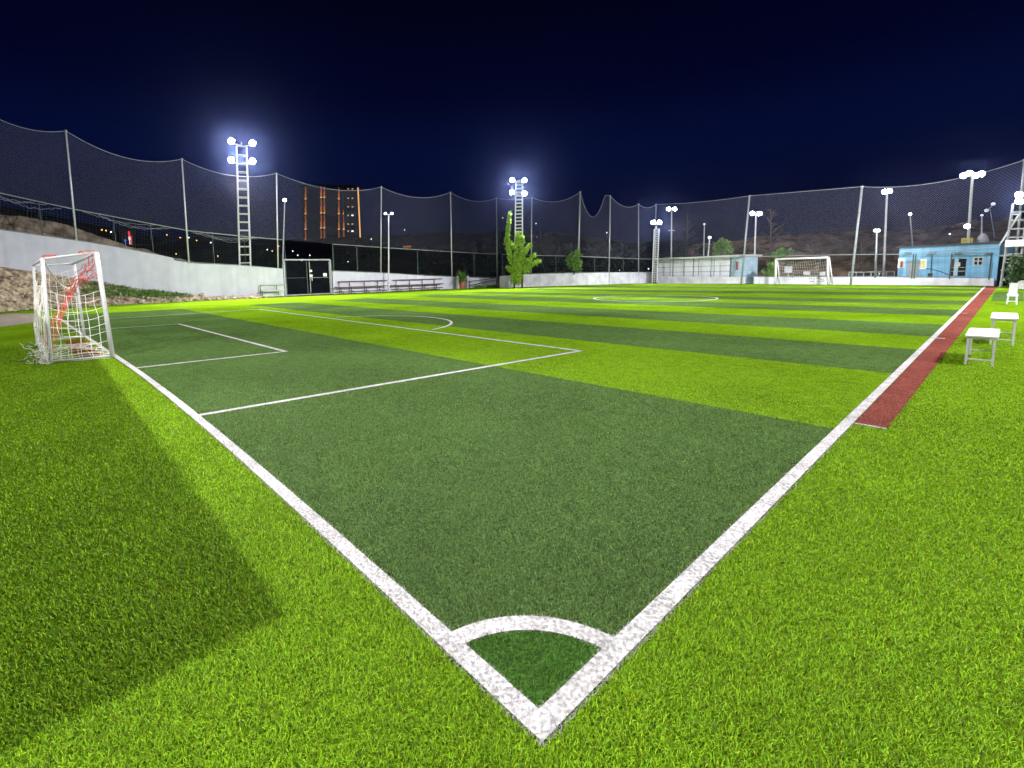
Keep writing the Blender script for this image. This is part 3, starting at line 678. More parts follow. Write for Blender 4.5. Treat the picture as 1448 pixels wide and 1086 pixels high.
for px, lb in ((647.5, 'white post standing left of the potted palm'), (661, 'white post standing right of the potted palm')):
    q2 = at_x(px, 410, -45.0); q2.z = 0; b = MB(); hh = at_d(px, 391, hd(q2)).z
    b.box(q2+Z*hh/2, (.30, .30, hh)); b.box(q2+Z*(hh+.03), (.36, .36, .06)); tag(b.build('gate_pillar', M_WHITE), lb, 'pillar', 'white posts by the potted palm')
# ramp with rail near 665-700
q0 = at_x(664, 409, -44.6); q1 = at_x(702, 403.5, -44.3); q0.z = 0; q1.z = 0
t = thing('handrail', 'low dark pipe handrail between the white posts and the conifer', 'railing', q0)
b = MB()
for h0, h1 in ((.35, 1.0), (.9, 1.2)): b.tube([q0+Z*h0, q1+Z*h1], .05, 6)
b.tube([q0, q0+Z*.9], .05, 6); b.tube([q1, q1+Z*1.2], .05, 6); b.build('rails', M_DARKST, t)
b = MB()
for k in range(26):
    c = q0.lerp(q1, .15+.8*random.random())+Vector((.5, 0, .1)); leaves(b, c, .28, 16, .25, .6)
tag(b.build('shrub', M_LEAFG), 'low green ground shrubs beneath the dark handrail', 'shrub')
# ------------------------------------------------------------------ net poles, safety nets and fence
POLES = [((-62, 132), (-46, 312)), ((93, 185), (108.5, 343)), ((257, 225), (267, 371.5)), ((391, 245), (393, 377)), ((539, 264.5), (538.5, 386)), ((637, 272), (639, 391)), ((702, 280), (703, 404)), ((752, 279), (751, 387.5)),
         ((820.5, 271.5), (817, 386)), ((863, 277), (861, 402)), ((903, 288.5), (903, 399.5)), ((927.5, 289), (925.5, 398.5)), ((1060, 277), (1048.5, 399.5)), ((1219, 264), (1203.5, 401)), ((1449, 226), (1434, 400))]
PLAB = ['outermost tall net pole beyond the left edge', 'tall grey net pole standing on the white retaining wall behind the near goal', 'tall grey net pole on the retaining wall left of the near floodlight tower', 'tall grey net pole just left of the black gate', 'tall grey net pole behind the lamp post between the two bleachers', 'tall grey net pole left of the potted palm', 'tall grey net pole left of the conifer', 'tall grey net pole right of the middle floodlight tower', 'thick grey net pole at the left side of the deep dip in the net', 'tall grey net pole at the right side of the deep dip in the net', 'thin grey net pole before the far low wall, second left of the white cabin', 'thin grey net pole rising behind the small floodlight tower by the white cabin', 'leaning net pole at the blue end of the white cabin', 'leaning net pole between the far goal and the blue building', 'net pole at the right edge behind the ladder tower']
pole_pts = []
for (t_, b_), lb in zip(POLES, PLAB):
    pl = PLAN if t_[0] < 1430 else PLAN
    q = on_plan(b_[0], b_[1], FENCE); tp = at_d(t_[0], t_[1], hd(q)); 
    if q.z < .6: q.z = min(q.z, 0)
    r = {820.5: .13, 1060: .11, 1219: .11}.get(t_[0], .085 if t_[0] > 600 else .075)
    po = thing('net_pole', lb, 'pole', q, 'tall poles carrying the safety net')
    b = MB(); b.tube([q-Z*.1, q.lerp(tp, .5), tp], r, 8, r*.85); b.build('shaft', M_GALV if t_[0] < 700 else M_GALVD, po, True)
    b = MB(); b.tube([tp-Z*.05, tp+Z*.06], r*1.25, 8); b.build('cap', M_GALVD, po)
    pole_pts.append((q, tp))
RAIL = [(-70, 258), (0, 273), (105, 296), (180, 310), (265, 326), (330, 333), (393, 338.5), (470, 345), (539, 350), (638, 356), (703, 359.5), (752, 361), (820, 362.5), (862, 364.5), (903, 366), (925, 366.5), (1048, 363.5), (1100, 362), (1203, 360), (1266, 359.6), (1340, 358.6), (1412, 358), (1440, 357)]
def rail_at(px): return on_plan(px, float(np.interp(px, [p[0] for p in RAIL], [p[1] for p in RAIL])), FENCE)
WTOP = WT[:-1] + [(400, 381), (470, 383.5), (548, 386.5), (600, 390), (650, 392), (703, 393.5), (740, 388), (800, 386.5), (862, 385.5), (925, 385.5), (930, 390), (1050, 391), (1180, 392), (1270, 392.2), (1406, 393.7), (1440, 394)]
def wtop_at(px): return on_plan(px, float(np.interp(px, [p[0] for p in WTOP], [p[1] for p in WTOP])), FENCE)
def net_panel(b, bot, topf, W, d, r, diag=True, billow=.25, seed=0):
    H = (topf(.5)-bot(.5)).length
    nu = max(2, round(W/d)); nv = max(2, round(H/d))
    nrm = (bot(1)-bot(0)).cross(Z).normalized()
    def P(i, j):
        u, v = i/nu, j/nv
        p = bot(u).lerp(topf(u), v)
        return p + nrm*(billow*math.sin(PI*u)*math.sin(PI*v) + .10*mnoise.noise(p*.45+Vector((seed, 0, 0)))) + Z*(.05*mnoise.noise(p*.8))*(1 if 0 < v < 1 else 0)
    def run(pts):
        b.tube(pts, r, 3, cap=False)
    if diag:
        for sgn in (1, -1):
            for i0 in range(-nv, nu+1):
                pts = []; j = 0
                js = [j for j in range(0, nv+1) if 0 <= (i0+j) <= nu]
                if len(js) < 2: continue
                step = max(1, len(js)//10); sel = js[::step]
                if sel[-1] != js[-1]: sel.append(js[-1])
                run([P((i0+j) if sgn > 0 else nu-(i0+j), j) for j in sel])
    else:
        for i in range(nu+1): run([P(i, nv*k/5) for k in range(6)])
        for j in range(nv+1): run([P(nu*k/12, j) for k in range(13)])
SAG = {0: .9, 1: 1.0, 2: .8, 3: .9, 4: .9, 5: .75, 6: .25, 7: .9, 8: 3.1, 9: .9, 10: .5, 11: .2, 12: .0, 13: .7}
def run_net(idx, label, label_f, fence_parts=True):
    root = thing('safety_net', label, 'net', pole_pts[idx[0]][0], 'tall ball stop nets')
    for i in idx:
        (q0, t0_), (q1, t1_) = pole_pts[i], pole_pts[i+1]
        x0 = POLES[i][1][0]; x1 = POLES[i+1][1][0]
        # rail pixel columns at each pole (poles lean in the picture)
        nseg = 8
        px = [x0+(x1-x0)*k/nseg for k in range(nseg+1)]
        bl = [rail_at(p_) for p_ in px]
        def bot(u, bl=bl, n=nseg):
            k = min(n-1, int(u*n)); return bl[k].lerp(bl[k+1], u*n-k)
        s_ = SAG[i]
        def topf(u, a=t0_, c=t1_, s_=s_, i=i):
            if i == 8:
                w_ = 1-abs(min(1, u/.82)*2-1)**2.0 if u < .82 else 0
                return a.lerp(c, u) - Z*(s_*w_)
            p = a.lerp(c, u); pl = None
            k = 1-(2*u-1)**2
            # follow the plan so that the top hangs above the rail
            return Vector((p.x, p.y, p.z - s_*k))
        W = (q1-q0).length; W = Vector((q1.x-q0.x, q1.y-q0.y, 0)).length
        b = MB(); dist = hd(q0)
        d = .16 if i < 4 else .2
        net_panel(b, bot, topf, W, d, .0038 if i < 4 else .0046, True, .3, i); pn = b.build('net_panel', M_NET, root)
        b = MB(); b.tube([topf(k/24) for k in range(25)], .022, 5); b.build('edge_rope', M_ROPE, pn)
        if i < 3:   # loose folds of net along the rail
            b = MB()
            for s2 in range(3):
                f0_, f1_ = random.uniform(.02, .3), random.uniform(.55, .98); pts = []
                for k in range(26):
                    u = f0_+(f1_-f0_)*k/25; pts.append(bot(u)-Z*((.25+.15*s2)*math.sin(PI*k/25)+random.uniform(0, .14)))
                b.tube(pts, .014, 4)
            b.build('loose_fold', M_ROPE, pn)
    return root
run_net([0, 1, 2, 3, 4, 5], 'tall netting above the left white wall, from the left edge to the potted palm', '')
run_net([6, 7, 8, 9, 10], 'tall netting at the far left corner with one deep dip in its top edge', '')
run_net([11, 12, 13], 'tall netting behind the far goal, the white cabin and the blue building', '')
# bay 5-6 belongs to the first run, 5 handled; fence below the nets
def run_fence(label, xs, posts):
    root = thing('mesh_fence', label, 'fence', wtop_at(xs[0]), 'low mesh fences under the nets')
    b = MB(); b.tube([rail_at(x) for x in xs], .045, 6); b.build('top_rail', M_GALVD, root)
    for k, (xa, xb) in enumerate(zip(xs[:-1], xs[1:])):
        A, B, Cc, D = wtop_at(xa), wtop_at(xb), rail_at(xb), rail_at(xa)
        b = MB(); net_panel(b, lambda u: A.lerp(B, u), lambda u: D.lerp(Cc, u), Vector((B.x-A.x, B.y-A.y, 0)).length, .22, .0042, False, .02, k); b.build('mesh_panel', M_CHAIN, root)
    for x in posts:
        b = MB(); p = rail_at(x); q = wtop_at(x); q = Vector((p.x, p.y, q.z)); b.tube([q-Z*.1, p+Z*.05], .05 if x > 420 else .025, 6); b.build('fence_post', M_GREENST, root)
    b = MB(); b.tube([wtop_at(x)+Z*.06 for x in xs], .03, 5); b.build('bottom_rail', M_GALVD, root)
run_fence('wire mesh fence on top of the white retaining wall', [-60, 0, 55, 107, 160, 213, 266, 300, 345, 393, 402], [-30, 55, 160, 213, 300, 345, 402])
run_fence('wire mesh fence above the bleachers right of the black gate', [470, 504, 539, 590, 639, 670, 702], [470, 504, 590, 670])
run_fence('wire mesh fence above the low wall behind the conifer', [710, 752, 786, 820, 841, 862, 882, 903, 923], [710, 786, 841, 882])
run_fence('green framed mesh fence on the far low wall before the blue building', [929, 975, 1013, 1048, 1080, 1122, 1160, 1203, 1236, 1270, 1292, 1346, 1402], [952, 981, 1006, 1033, 1122, 1160, 1240, 1292, 1295.5, 1346, 1402])
# ------------------------------------------------------------------ floodlights
def spot(parent, loc, target, power, col=(1, .97, .93), angle=130, size=.3, blend=.6):
    l = bpy.data.lights.new('floodlight_beam', 'SPOT'); l.energy = power; l.color = col; l.spot_size = math.radians(angle); l.spot_blend = blend; l.shadow_soft_size = size
    o = bpy.data.objects.new('floodlight_beam', l); C.objects.link(o)
    d = Vector(target)-Vector(loc); q = d.to_track_quat('-Z', 'Y'); o.rotation_mode = 'QUATERNION'; o.rotation_quaternion = q
    if parent:
        o.parent = parent; off = Vector((0, 0, 0)); tp = parent
        while tp: off += Vector(tp.location); tp = tp.parent
        o.location = Vector(loc)-off
    else: o.location = loc
    return o
def lamp_head(parent, c, target, r, lens=None, name='floodlight', power=0, angle=130, size=None, col=(1, .97, .93)):
    c = Vector(c); d = (Vector(target)-c).normalized(); x = d.cross(Z).normalized(); y = x.cross(d)
    b = MB(); n = 14
    prof = [(-.55, .35), (-.45, .6), (-.1, 1.0), (0, 1.08), (0.03, 1.08), (.03, .98)]
    vs = [c + d*(z*r) + x*(rr*r*math.cos(2*PI*k/n)) + y*(rr*r*math.sin(2*PI*k/n)) for z, rr in prof for k in range(n)]
    fs = [(i*n+k, i*n+(k+1) % n, (i+1)*n+(k+1) % n, (i+1)*n+k) for i in range(len(prof)-1) for k in range(n)] + [tuple(range(n))]
    b.add(vs, fs); h = b.build(name, M_GALVD, parent)
    b = MB(); vs = [c + d*(.0*r)] + [c + x*(r*math.cos(2*PI*k/n)) + y*(r*math.sin(2*PI*k/n)) for k in range(n)] + [c + d*r*.22]
    b.add(vs, [(n+1, 1+k, 1+(k+1) % n) for k in range(n)]); b.build('lens', lens or M_LENS, h)
    if power: spot(h, c+d*(r*.5+.1), target, power, angle=angle, size=size or r*.8, col=col)
    return h
def ladder_tower(label, base, topz, topxy, w0, w1, heads, group, power, target, r=.5, m=M_GALV, rungs=26, angle=140, facing=None, m2=None):
    m2 = m2 or M_WHITE
    base = Vector(base); tp = Vector((topxy[0], topxy[1], topz)); t = thing('floodlight_tower', label, 'floodlight', base, group)
    v = Vector((base.x-CAM.x, base.y-CAM.y, 0)).normalized(); s_ = Vector((v.y, -v.x, 0)); dpt = v
    if facing: s_ = Vector(facing).normalized(); dpt = Vector((-s_.y, s_.x, 0))
    for sx in (-1, 1):
        for sy in (0, 1):
            b = MB(); b.tube([base+s_*(sx*w0/2)+dpt*(sy*w0*.8), tp+s_*(sx*w1/2)+dpt*(sy*w1*.8)], .085 if sy == 0 else .065, 6); b.build('mast_leg', m2, t)
    for k in range(1, rungs):
        b = MB(); u = k/rungs; c = base.lerp(tp, u); w_ = w0+(w1-w0)*u
        for sy in (0, 1): b.bar(c+s_*(-w_/2)+dpt*(sy*w_*.8), c+s_*(w_/2)+dpt*(sy*w_*.8), .075)
        for sx in (-1, 1): b.bar(c+s_*(sx*w_/2), c+s_*(sx*w_/2)+dpt*w_*.8, .035)
        b.build('rung', m2, t)
    b = MB()
    zs = sorted(set(round(h.z, 1) for h in heads))
    for h in heads: 
        c = tp.copy(); c.z = h.z-.25; b.bar(c, Vector((h.x, h.y, h.z-.2)), .07)
    b.bar(tp+s_*(-w1/2), tp+s_*(w1/2), .08); b.tube([tp, tp+Z*max(.1, max(h.z for h in heads)-tp.z)], .05, 6)
    b.build('lamp_bracket', m, t)
    for h in heads: lamp_head(t, h, target, r, power=power, angle=angle)
    return t
FG = 'floodlight towers with ladder masts'
# tower 1, on the left wall
q = on_plan(346.5, 377, [(x-.45, y) for x, y in PLAN_L]); D = hd(q); q.z -= .4
tp = at_d(341.5, 207, D)
H1 = [at_d(x, y, D-.35) for x, y in ((327, 199.5), (357, 202.5), (327, 226), (357, 228))]
ladder_tower('tall ladder mast floodlight tower with four lamps behind the left white wall', q, tp.z, tp.xy, .95, .85, H1, FG, 12000, (-22, 14, 0), .28, rungs=15)
q = at_d(733, 405, hd(gnd(733, 407))*1.0); q.z = 0; D = hd(q)
tp = at_d(734, 256, D); H2 = [at_d(x, y, D-.35) for x, y in ((724.5, 254.5), (741.5, 255), (724, 272), (741.5, 273.5))]
ladder_tower('ladder mast floodlight tower with four lamps rising out of the conifer', q, tp.z, tp.xy, .95, .80, H2, FG, 9000, (-20, 28, 0), .27, rungs=30)
q = on_plan(925.5, 399, [(x-.3, y-.3) for x, y in PLAN]); q.z = 0; D = hd(q)
tp = at_d(928.5, 324, D); H3 = [at_d(x, y, D-.3) for x, y in ((923.8, 314.5), (932.5, 314.5))]
ladder_tower('small ladder mast floodlight tower with two lamps at the left end of the white cabin', q, tp.z, tp.xy, .62, .62, H3, FG, 6000, (-18, 36, 0), .28, rungs=30)
q = at_y(1427, 402, 53.5); q.z = 0; D = hd(q)
tp = at_d(1443.5, 287, D); H4 = [at_d(x, y, D-.3) for x, y in ((1441.5, 275.5), (1441.5, 284.5))]
t4 = ladder_tower('ladder mast floodlight tower with stacked lamps at the right edge of the photo', q, tp.z, tp.xy, .85, .75, H4, FG, 2500, (-8, 38, 0), .25, rungs=10, m2=M_GALVD)
b = MB(); b.tube([at_d(1413.5, 347, D), at_d(1441, 303, D)], .06, 6); b.build('brace', M_GALV, t4)
b = MB(); b.tube([at_d(1443, 302.5, D), at_d(1431, 303.5, D), at_d(1429.5, 307, D), at_d(1431.5, 312.5, D)], .06, 6); b.build('bracket_arm', M_GALV, t4)
b = MB(); b.box(at_d(1437, 344, D-.4), (1.1, .5, .5)); b.build('control_box', M_GALV, t4)
def lamp_pole(label, base, heads, group, r=.3, lens=None, power=0, target=(-15, 30, 0), pr=.09, name='lamp_pole', crossz=None, m=M_GALV):
    base = Vector(base); c = Vector((0, 0, 0))
    for h in heads: c += h
    c /= len(heads); t = thing(name, label, 'lamp post', base, group)
    tp = Vector((c.x, c.y, c.z-.1))
    b = MB(); b.tube([base, base.lerp(tp, .5), tp], pr, 8, pr*.7); b.build('shaft', m, t)
    b = MB()
    for h in heads: b.tube([tp, Vector((h.x, h.y, h.z-r*.6)), Vector((h.x, h.y, h.z))], .05, 5)
    if crossz:
        cc = base.lerp(tp, crossz); e = Vector((RT.x, RT.y, 0)).normalized(); b.bar(cc-e*.45, cc+e*.45, .08)
    b.build('crossarm', m, t)
    for h in heads: lamp_head(t, h, target, r, lens=lens or M_LENS, power=power)
    return t
LG = 'pole lamps around the pitch'
def pl(px, py, D): return at_d(px, py, D)
D = hd(on_plan(398, 378, PLAN_L))+7
lamp_pole('thin street lamp post behind the net just left of the black gate', at_d(399, 395, D), [pl(402.5, 283, D-.3)], LG, .2, M_LENSM, 0, (-30, 10, 0))
q = on_plan(549.5, 414, [(x+.9, y) for x, y in PLAN_L]); q.z = 0; D = hd(q)
lamp_pole('grey lamp post with two small lamps standing between the two bleachers', q, [pl(545, 302, D-.2), pl(554, 302, D-.2)], LG, .15, M_LENSM, 300, (-35, 26, 0), .1)
D = 78
lamp_pole('tall lamp post with two bright lamps behind the left part of the white cabin', at_d(949, 400, D), [pl(945.5, 295.5, D-.2), pl(954, 295.5, D-.2)], LG, .24, M_LENS, 0, (-15, 30, 0), .12, crossz=.72)
lamp_pole('tall lamp post with two bright lamps between the cabin and the far goal', at_d(1066, 400, 72), [pl(1064, 302, 71.7), pl(1074, 302, 71.7)], LG, .25, M_LENS, 1200, (-15, 45, 0), .12)
lamp_pole('tall lamp post with two bright lamps left of the blue building, on the dark hillside', at_d(1249, 395, 70), [pl(1251, 271, 69.7), pl(1258, 270, 69.7)], LG, .25, M_LENS, 1200, (-10, 45, 0), .12)
tF = lamp_pole('tall lamp post with four lamps rising behind the blue building', at_d(1367, 370, 64.5), [pl(1362.5, 248.5, 64), pl(1371, 244.8, 64), pl(1380, 248, 64), pl(1388, 246, 64)], LG, .24, M_LENS, 500, (-10, 42, 0), .12, crossz=.40)
lamp_head(tF, pl(1367.5, 320, 64), (-6, 30, 0), .2, M_LENS)
lamp_pole('small curved street lamp on the hillside above the left half of the blue building', at_d(1291, 352, 82), [pl(1287, 302.7, 82)], LG, .16, M_LENSM, 0, (-15, 40, 0), .08)
lamp_pole('grey pole with an unlit double lamp between the far goal and the blue building', at_d(1238, 394, 66), [pl(1238, 326, 66), pl(1242, 326, 66)], LG, .2, M_LENSD, 0, (-15, 40, 0), .1)
lamp_pole('short white lamp pole above the roof of the white cabin', at_d(1000.5, 370, 72), [pl(1003.5, 336, 72)], LG, .16, M_LENSM, 0, (-15, 40, 0), .11)
lamp_pole('thin grey lamp pole with a dim light behind the white cabin', at_d(995, 370, 80), [pl(996, 317, 80)], LG, .15, M_LENSD, 0, (-15, 40, 0), .08)
lamp_pole('small lamp mast above the grey dome on the hillside', at_d(1388, 345, 72), [pl(1388.5, 304.5, 72)], LG, .12, M_LENSD, 0, (-5, 40, 0), .07)
lamp_pole('small twin street lamp far behind the right end of the net', at_d(1408, 345, 90), [pl(1404.5, 288.5, 90), pl(1395, 297.5, 90)], LG, .2, M_LENSD, 0, (-5, 40, 0), .05)
# floodlights outside the photograph: right side line and behind the near goal, some heads added as fill
def side_tower(label, x, y, z, targets, power, r=.4, size=.35, added_beams=()):
    t = thing('floodlight_tower', label, 'floodlight', (x, y, 0), FG)
    b = MB(); b.tube([(x, y, 0), (x, y, z+.2)], .12, 8, .09); b.build('mast_leg', M_GALV, t)
    b = MB(); n = len(targets); b.bar((x, y-n*.5, z), (x, y+n*.5, z), .1); b.build('lamp_bracket', M_GALV, t)
    for k, (tg, pw) in enumerate(targets): lamp_head(t, (x, y+(k-(n-1)/2)*1.0, z+.1), tg, r, power=pw, angle=150, size=size)
    for k, (tg, pw, an) in enumerate(added_beams): lamp_head(t, (x, y+(k-(len(added_beams)-1)/2)*1.0, z+1.1), tg, r, power=pw, angle=an, size=.4, col=(.95, .96, 1))
side_tower('floodlight mast beside the touchline right of the benches, outside the photo', 9.0, 11.5, 12.5, [((-4, 4, 0), 1500), ((-9, 12, 0), 8600)], 0, added_beams=[((-7.5, -1.5, 0), 10000, 40)])  # narrow head is added fill for the shaded left turf
side_tower('unseen floodlight mast added halfway along the right touchline to brighten the far end, outside the photo', 11.0, 33, 13, [((-9, 26, 0), 14000), ((-12, 38, 0), 12500)], 0, added_beams=[((-46, 16, 2), 105000, 52), ((-37, 52, 1), 34000, 34), ((-22, 63, 3), 85000, 44)])  # unseen mast added to brighten the far pitch and the walls
side_tower('floodlight mast behind the near goal line, outside the photo', -3.6, -11.5, 11.9, [((-8, 1, 0), 18000)], 0, size=.05, added_beams=[((-6, 60, 2), 80000, 40)])  # narrow head added to brighten the far end
# unseen building added behind the near goal line (casts the big shadow on the run-off turf)
def shadow_building():
    x0, x1, y0, y1, h = -26, -2.33, -9.0, -4.8, 4.72
    t = thing('shadow_building', 'unseen flat roofed building added behind the near goal line to cast a shadow, outside the photo', 'building', ((x0+x1)/2, y0, 0))
    b = MB(); b.box(((x0+x1)/2, (y0+y1)/2-.1, (h-.2)/2), (x1-x0-.4, y1-y0-.2, h-.2)); b.build('wall', M_WALL, t)
    b = MB(); b.box(((x0+x1)/2, (y0+y1)/2, h-.1), (x1-x0, y1-y0, .2)); b.build('roof', M_GALVD, t)
    for k in range(5):
        b = MB(); b.box((x0+3+k*4.4, y1-.19, 1.7), (1.6, .06, 1.2)); b.build('window', M_GLASS, t)
    b = MB(); b.box((x0+1, y1-.19, 1.05), (1, .06, 2.1)); b.build('door', M_BLUED, t)
shadow_building()
# ------------------------------------------------------------------ white cabin
def quadbox(a, c, z0, z1, depth, back):
    b = MB(); d = (c-a).normalized(); L = (c-a).length
    return d, L
def cabin():
    PLc = [(x+.3, y+1.0) for x, y in PLAN_R]
    a = on_plan(929, 398, PLc); c = on_plan(1033, 398, PLc); e = on_plan(1053, 398, PLc)
    a.z = c.z = e.z = 0
    ha = at_d(928, 365.6, hd(a)).z; hc = at_d(1033, 361, hd(c)).z; h = (ha+hc)/2
    d = (c-a).normalized(); nn = Vector((d.y, -d.x, 0)); L = (e-a).length
    if nn.dot(Vector((CAM.x-a.x, CAM.y-a.y, 0))) < 0: nn = -nn
    t = thing('cabin', 'long white panelled cabin with a pale blue end panel behind the far low wall', 'building', a)
    Lc = (c-a).length; dep = 3.0
    n = 5
    b = MB(); b.box(a+d*(Lc/2)-nn*(dep/2)+Z*((ha+hc)/4-.1), (Lc, dep, (ha+hc)/2-.2), (d, nn, Z)); b.build('wall', M_CABIN, t)
    for zf in (.36, .56, .76):
        b = MB(); zz = h*zf+.25; b.bar(a+Z*zz+nn*.02, c+Z*zz+nn*.02, .04, .06); b.build('cladding_rail', M_GALVD, t)
    for k in range(n+1):
        p = a+d*(Lc*k/n)+nn*.03; b = MB(); b.bar(p, p+Z*(h-.25), .05, .07, up=nn); b.build('batten', M_GALVD, t)
    b = MB(); b.box(c+d*((L-Lc)*.45)-nn*(dep/2-.03)+Z*(h/2-.15), ((L-Lc)*.82, dep, h-.3), (d, nn, Z)); b.build('end_panel', M_PALEB, t)
    b = MB(); q = c+d*((L-Lc)*.45)+nn*.07+Z*h*.62; b.box(q, (.30, .03, 1.0), (d, nn, Z)); b.build('poster', M_PRINT, t)
    b = MB(); b.box(a+d*(L/2)-nn*(dep/2-.2)+Z*(h-.1), (L+.2, dep+.9, .22), (d, nn, Z)); b.build('roof', M_WHITE, t)
cabin()
# ------------------------------------------------------------------ blue building
def blue_building():
    PLc = [(x+.35, y+1.3) for x, y in PLAN_R]
    a = on_plan(1268.5, 395, PLc); c = on_plan(1409, 395, PLc); a.z = c.z = 0
    ha = at_d(1268.5, 348.5, hd(a)).z; hc = at_d(1412, 346.3, hd(c)).z; h = (ha+hc)/2
    d = (c-a).normalized(); nn = Vector((d.y, -d.x, 0)); L = (c-a).length; dep = 4.5
    if nn.dot(Vector((CAM.x-a.x, CAM.y-a.y, 0))) < 0: nn = -nn
    t = thing('blue_building', 'sky blue flat roofed building with a grey door and dark windows at the far right', 'building', a)
    b = MB(); b.box(a+d*(L/2)-nn*(dep/2)+Z*(h/2), (L, dep, h), (d, nn, Z))
    for k in range(1, 12): b.bar(a+Z*(h*k/12)+nn*.004, c+Z*(h*k/12)+nn*.004, .012, .02)
    b.build('wall', M_BLUE, t)
    b = MB(); b.box(a+d*(L/2)-nn*(dep/2-.12)+Z*(h+.06), (L+.2, dep+.3, .14), (d, nn, Z)); b.build('roof', M_DARKST, t)
    b = MB(); b.bar(a+Z*(h-.42)+nn*.04, c+Z*(h-.32)+nn*.04, .05, .06); b.build('cornice', M_PALEB, t)
    PLf = [(x-.01*1, y-.02) for x, y in PLc]
    def patch(name, px0, py0, px1, py1, m, th=.06, parent=None, off=.0):
        p = on_plan(px0, py0, PLc); q = on_plan(px1, py1, PLc); mid = (p+q)/2 + nn*(th/2-.01+off)
        w_ = abs((Vector((q.x, q.y, 0))-Vector((p.x, p.y, 0))).length); hh = abs(p.z-q.z)
        b = MB(); b.box(mid, (w_, th, hh), (d, nn, Z)); return b.build(name, m, parent or t)
    dr = patch('door', 1283, 367, 1299.5, 394, M_BLUED)
    for k in range(4): patch('door_groove', 1284+k*4, 368, 1284.5+k*4, 393, M_GALVD, .08, dr)
    patch('poster', 1270.5, 365.5, 1278.8, 379, M_PAPER, .05); patch('poster_print', 1274, 369, 1276.2, 378, M_PRINT, .075)
    patch('notice_board', 1301, 366.5, 1309.8, 380.5, M_PAPER, .06); patch('notice_print', 1302.3, 368, 1308, 379, M_PAPERY, .085)
    w1 = patch('window', 1345, 366.5, 1364.5, 390.2, M_GLASS, .05)
    for x_ in (1350.8,): patch('window_frame', x_, 366.5, x_+3.2, 390, M_PALEB, .12, w1)
    patch('window_frame', 1345, 383, 1364.5, 384, M_GALVD, .1, w1); patch('window_frame', 1345, 378, 1364.5, 378.6, M_GALVD, .1, w1); patch('curtain', 1345.4, 367, 1350.6, 377.5, mat('brown curtain', (.10, .045, .05), .8), .07, w1)
    patch('window_frame', 1353.5, 371, 1358, 376.5, M_PAPER, .09, w1)
    patch('window_surround', 1377.2, 363.6, 1389.8, 375, M_WHITE, .06)
    w2 = patch('window', 1379, 364.8, 1388.5, 374, M_GLASS, .09); patch('window_frame', 1379, 368.6, 1388.5, 369.8, M_WHITE, .12, w2); patch('window_frame', 1383.4, 364.8, 1384.2, 374, M_WHITE, .12, w2)
    for px in (1285.5, 1319.5, 1356.5, 1399):
        p = on_plan(px, 358.5, PLc)+nn*.15; b = MB(); b.box(p, (.42, .28, .16), (d, nn, Z)); b.bar(p-nn*.2, p, .05); b.build('wall_lamp', M_DARKST, t)
    b = MB(); pts = [on_plan(*p_, PLc)+nn*.03 for p_ in ((1308, 380), (1317, 380.3), (1330, 384), (1344, 389.5))]; b.tube(pts, .03, 5); b.tube([on_plan(1318.5, 360, PLc)+nn*.03, on_plan(1316.5, 388, PLc)+nn*.03], .03, 5); b.build('cable', M_DARKST, t)
    b = MB(); b.box(on_plan(1315.5, 389.5, PLc)+nn*.06, (.3, .1, .4), (d, nn, Z)); b.build('meter_box', M_DARKST, t)
    # things on the roof
    q = at_d(1367, 346, hd(a)+2.2); q.z = h+.13; b = MB(); s_ = at_d(1372.5, 346, hd(a)+2.2)-at_d(1362, 346, hd(a)+2.2); wd = s_.length; hh = at_d(1367, 336.5, hd(a)+2.2).z-q.z
    for i in (-1, 1):
        for j in (-1, 1): b.bar(q+d*(i*wd*.45)+nn*(j*.4), q+d*(i*wd*.45)+nn*(j*.4)+Z*hh, .14)
    for zz in (.07, hh-.07):
        for j in (-1, 1): b.bar(q-d*wd*.5+nn*(j*.4)+Z*zz, q+d*wd*.5+nn*(j*.4)+Z*zz, .14)
    b.box(q+Z*hh*.5, (wd*.7, .6, hh*.7), (d, nn, Z)); tag(b.build('crate', M_YELL), 'yellow frame crate on the blue building roof below the four lamp post', 'crate')
    q = at_d(1389, 346, hd(a)+2.6); q.z = h+.13; hh = at_d(1389, 331, hd(a)+2.6).z-q.z; rr = (at_d(1399, 346, hd(a)+2.6)-at_d(1380, 346, hd(a)+2.6)).length/2
    b = MB(); b.lathe(q, [(rr, 0), (rr*.97, hh*.35), (rr*.8, hh*.7), (rr*.45, hh*.95), (rr*.3, hh), (rr*.3, hh*1.06)], 18); o = b.build('water_tank', M_GREY, None, True); tag(o, 'grey domed water tank on the roof of the blue building', 'tank')
    return a, d, nn, h
BA, BD, BN, BH = blue_building()
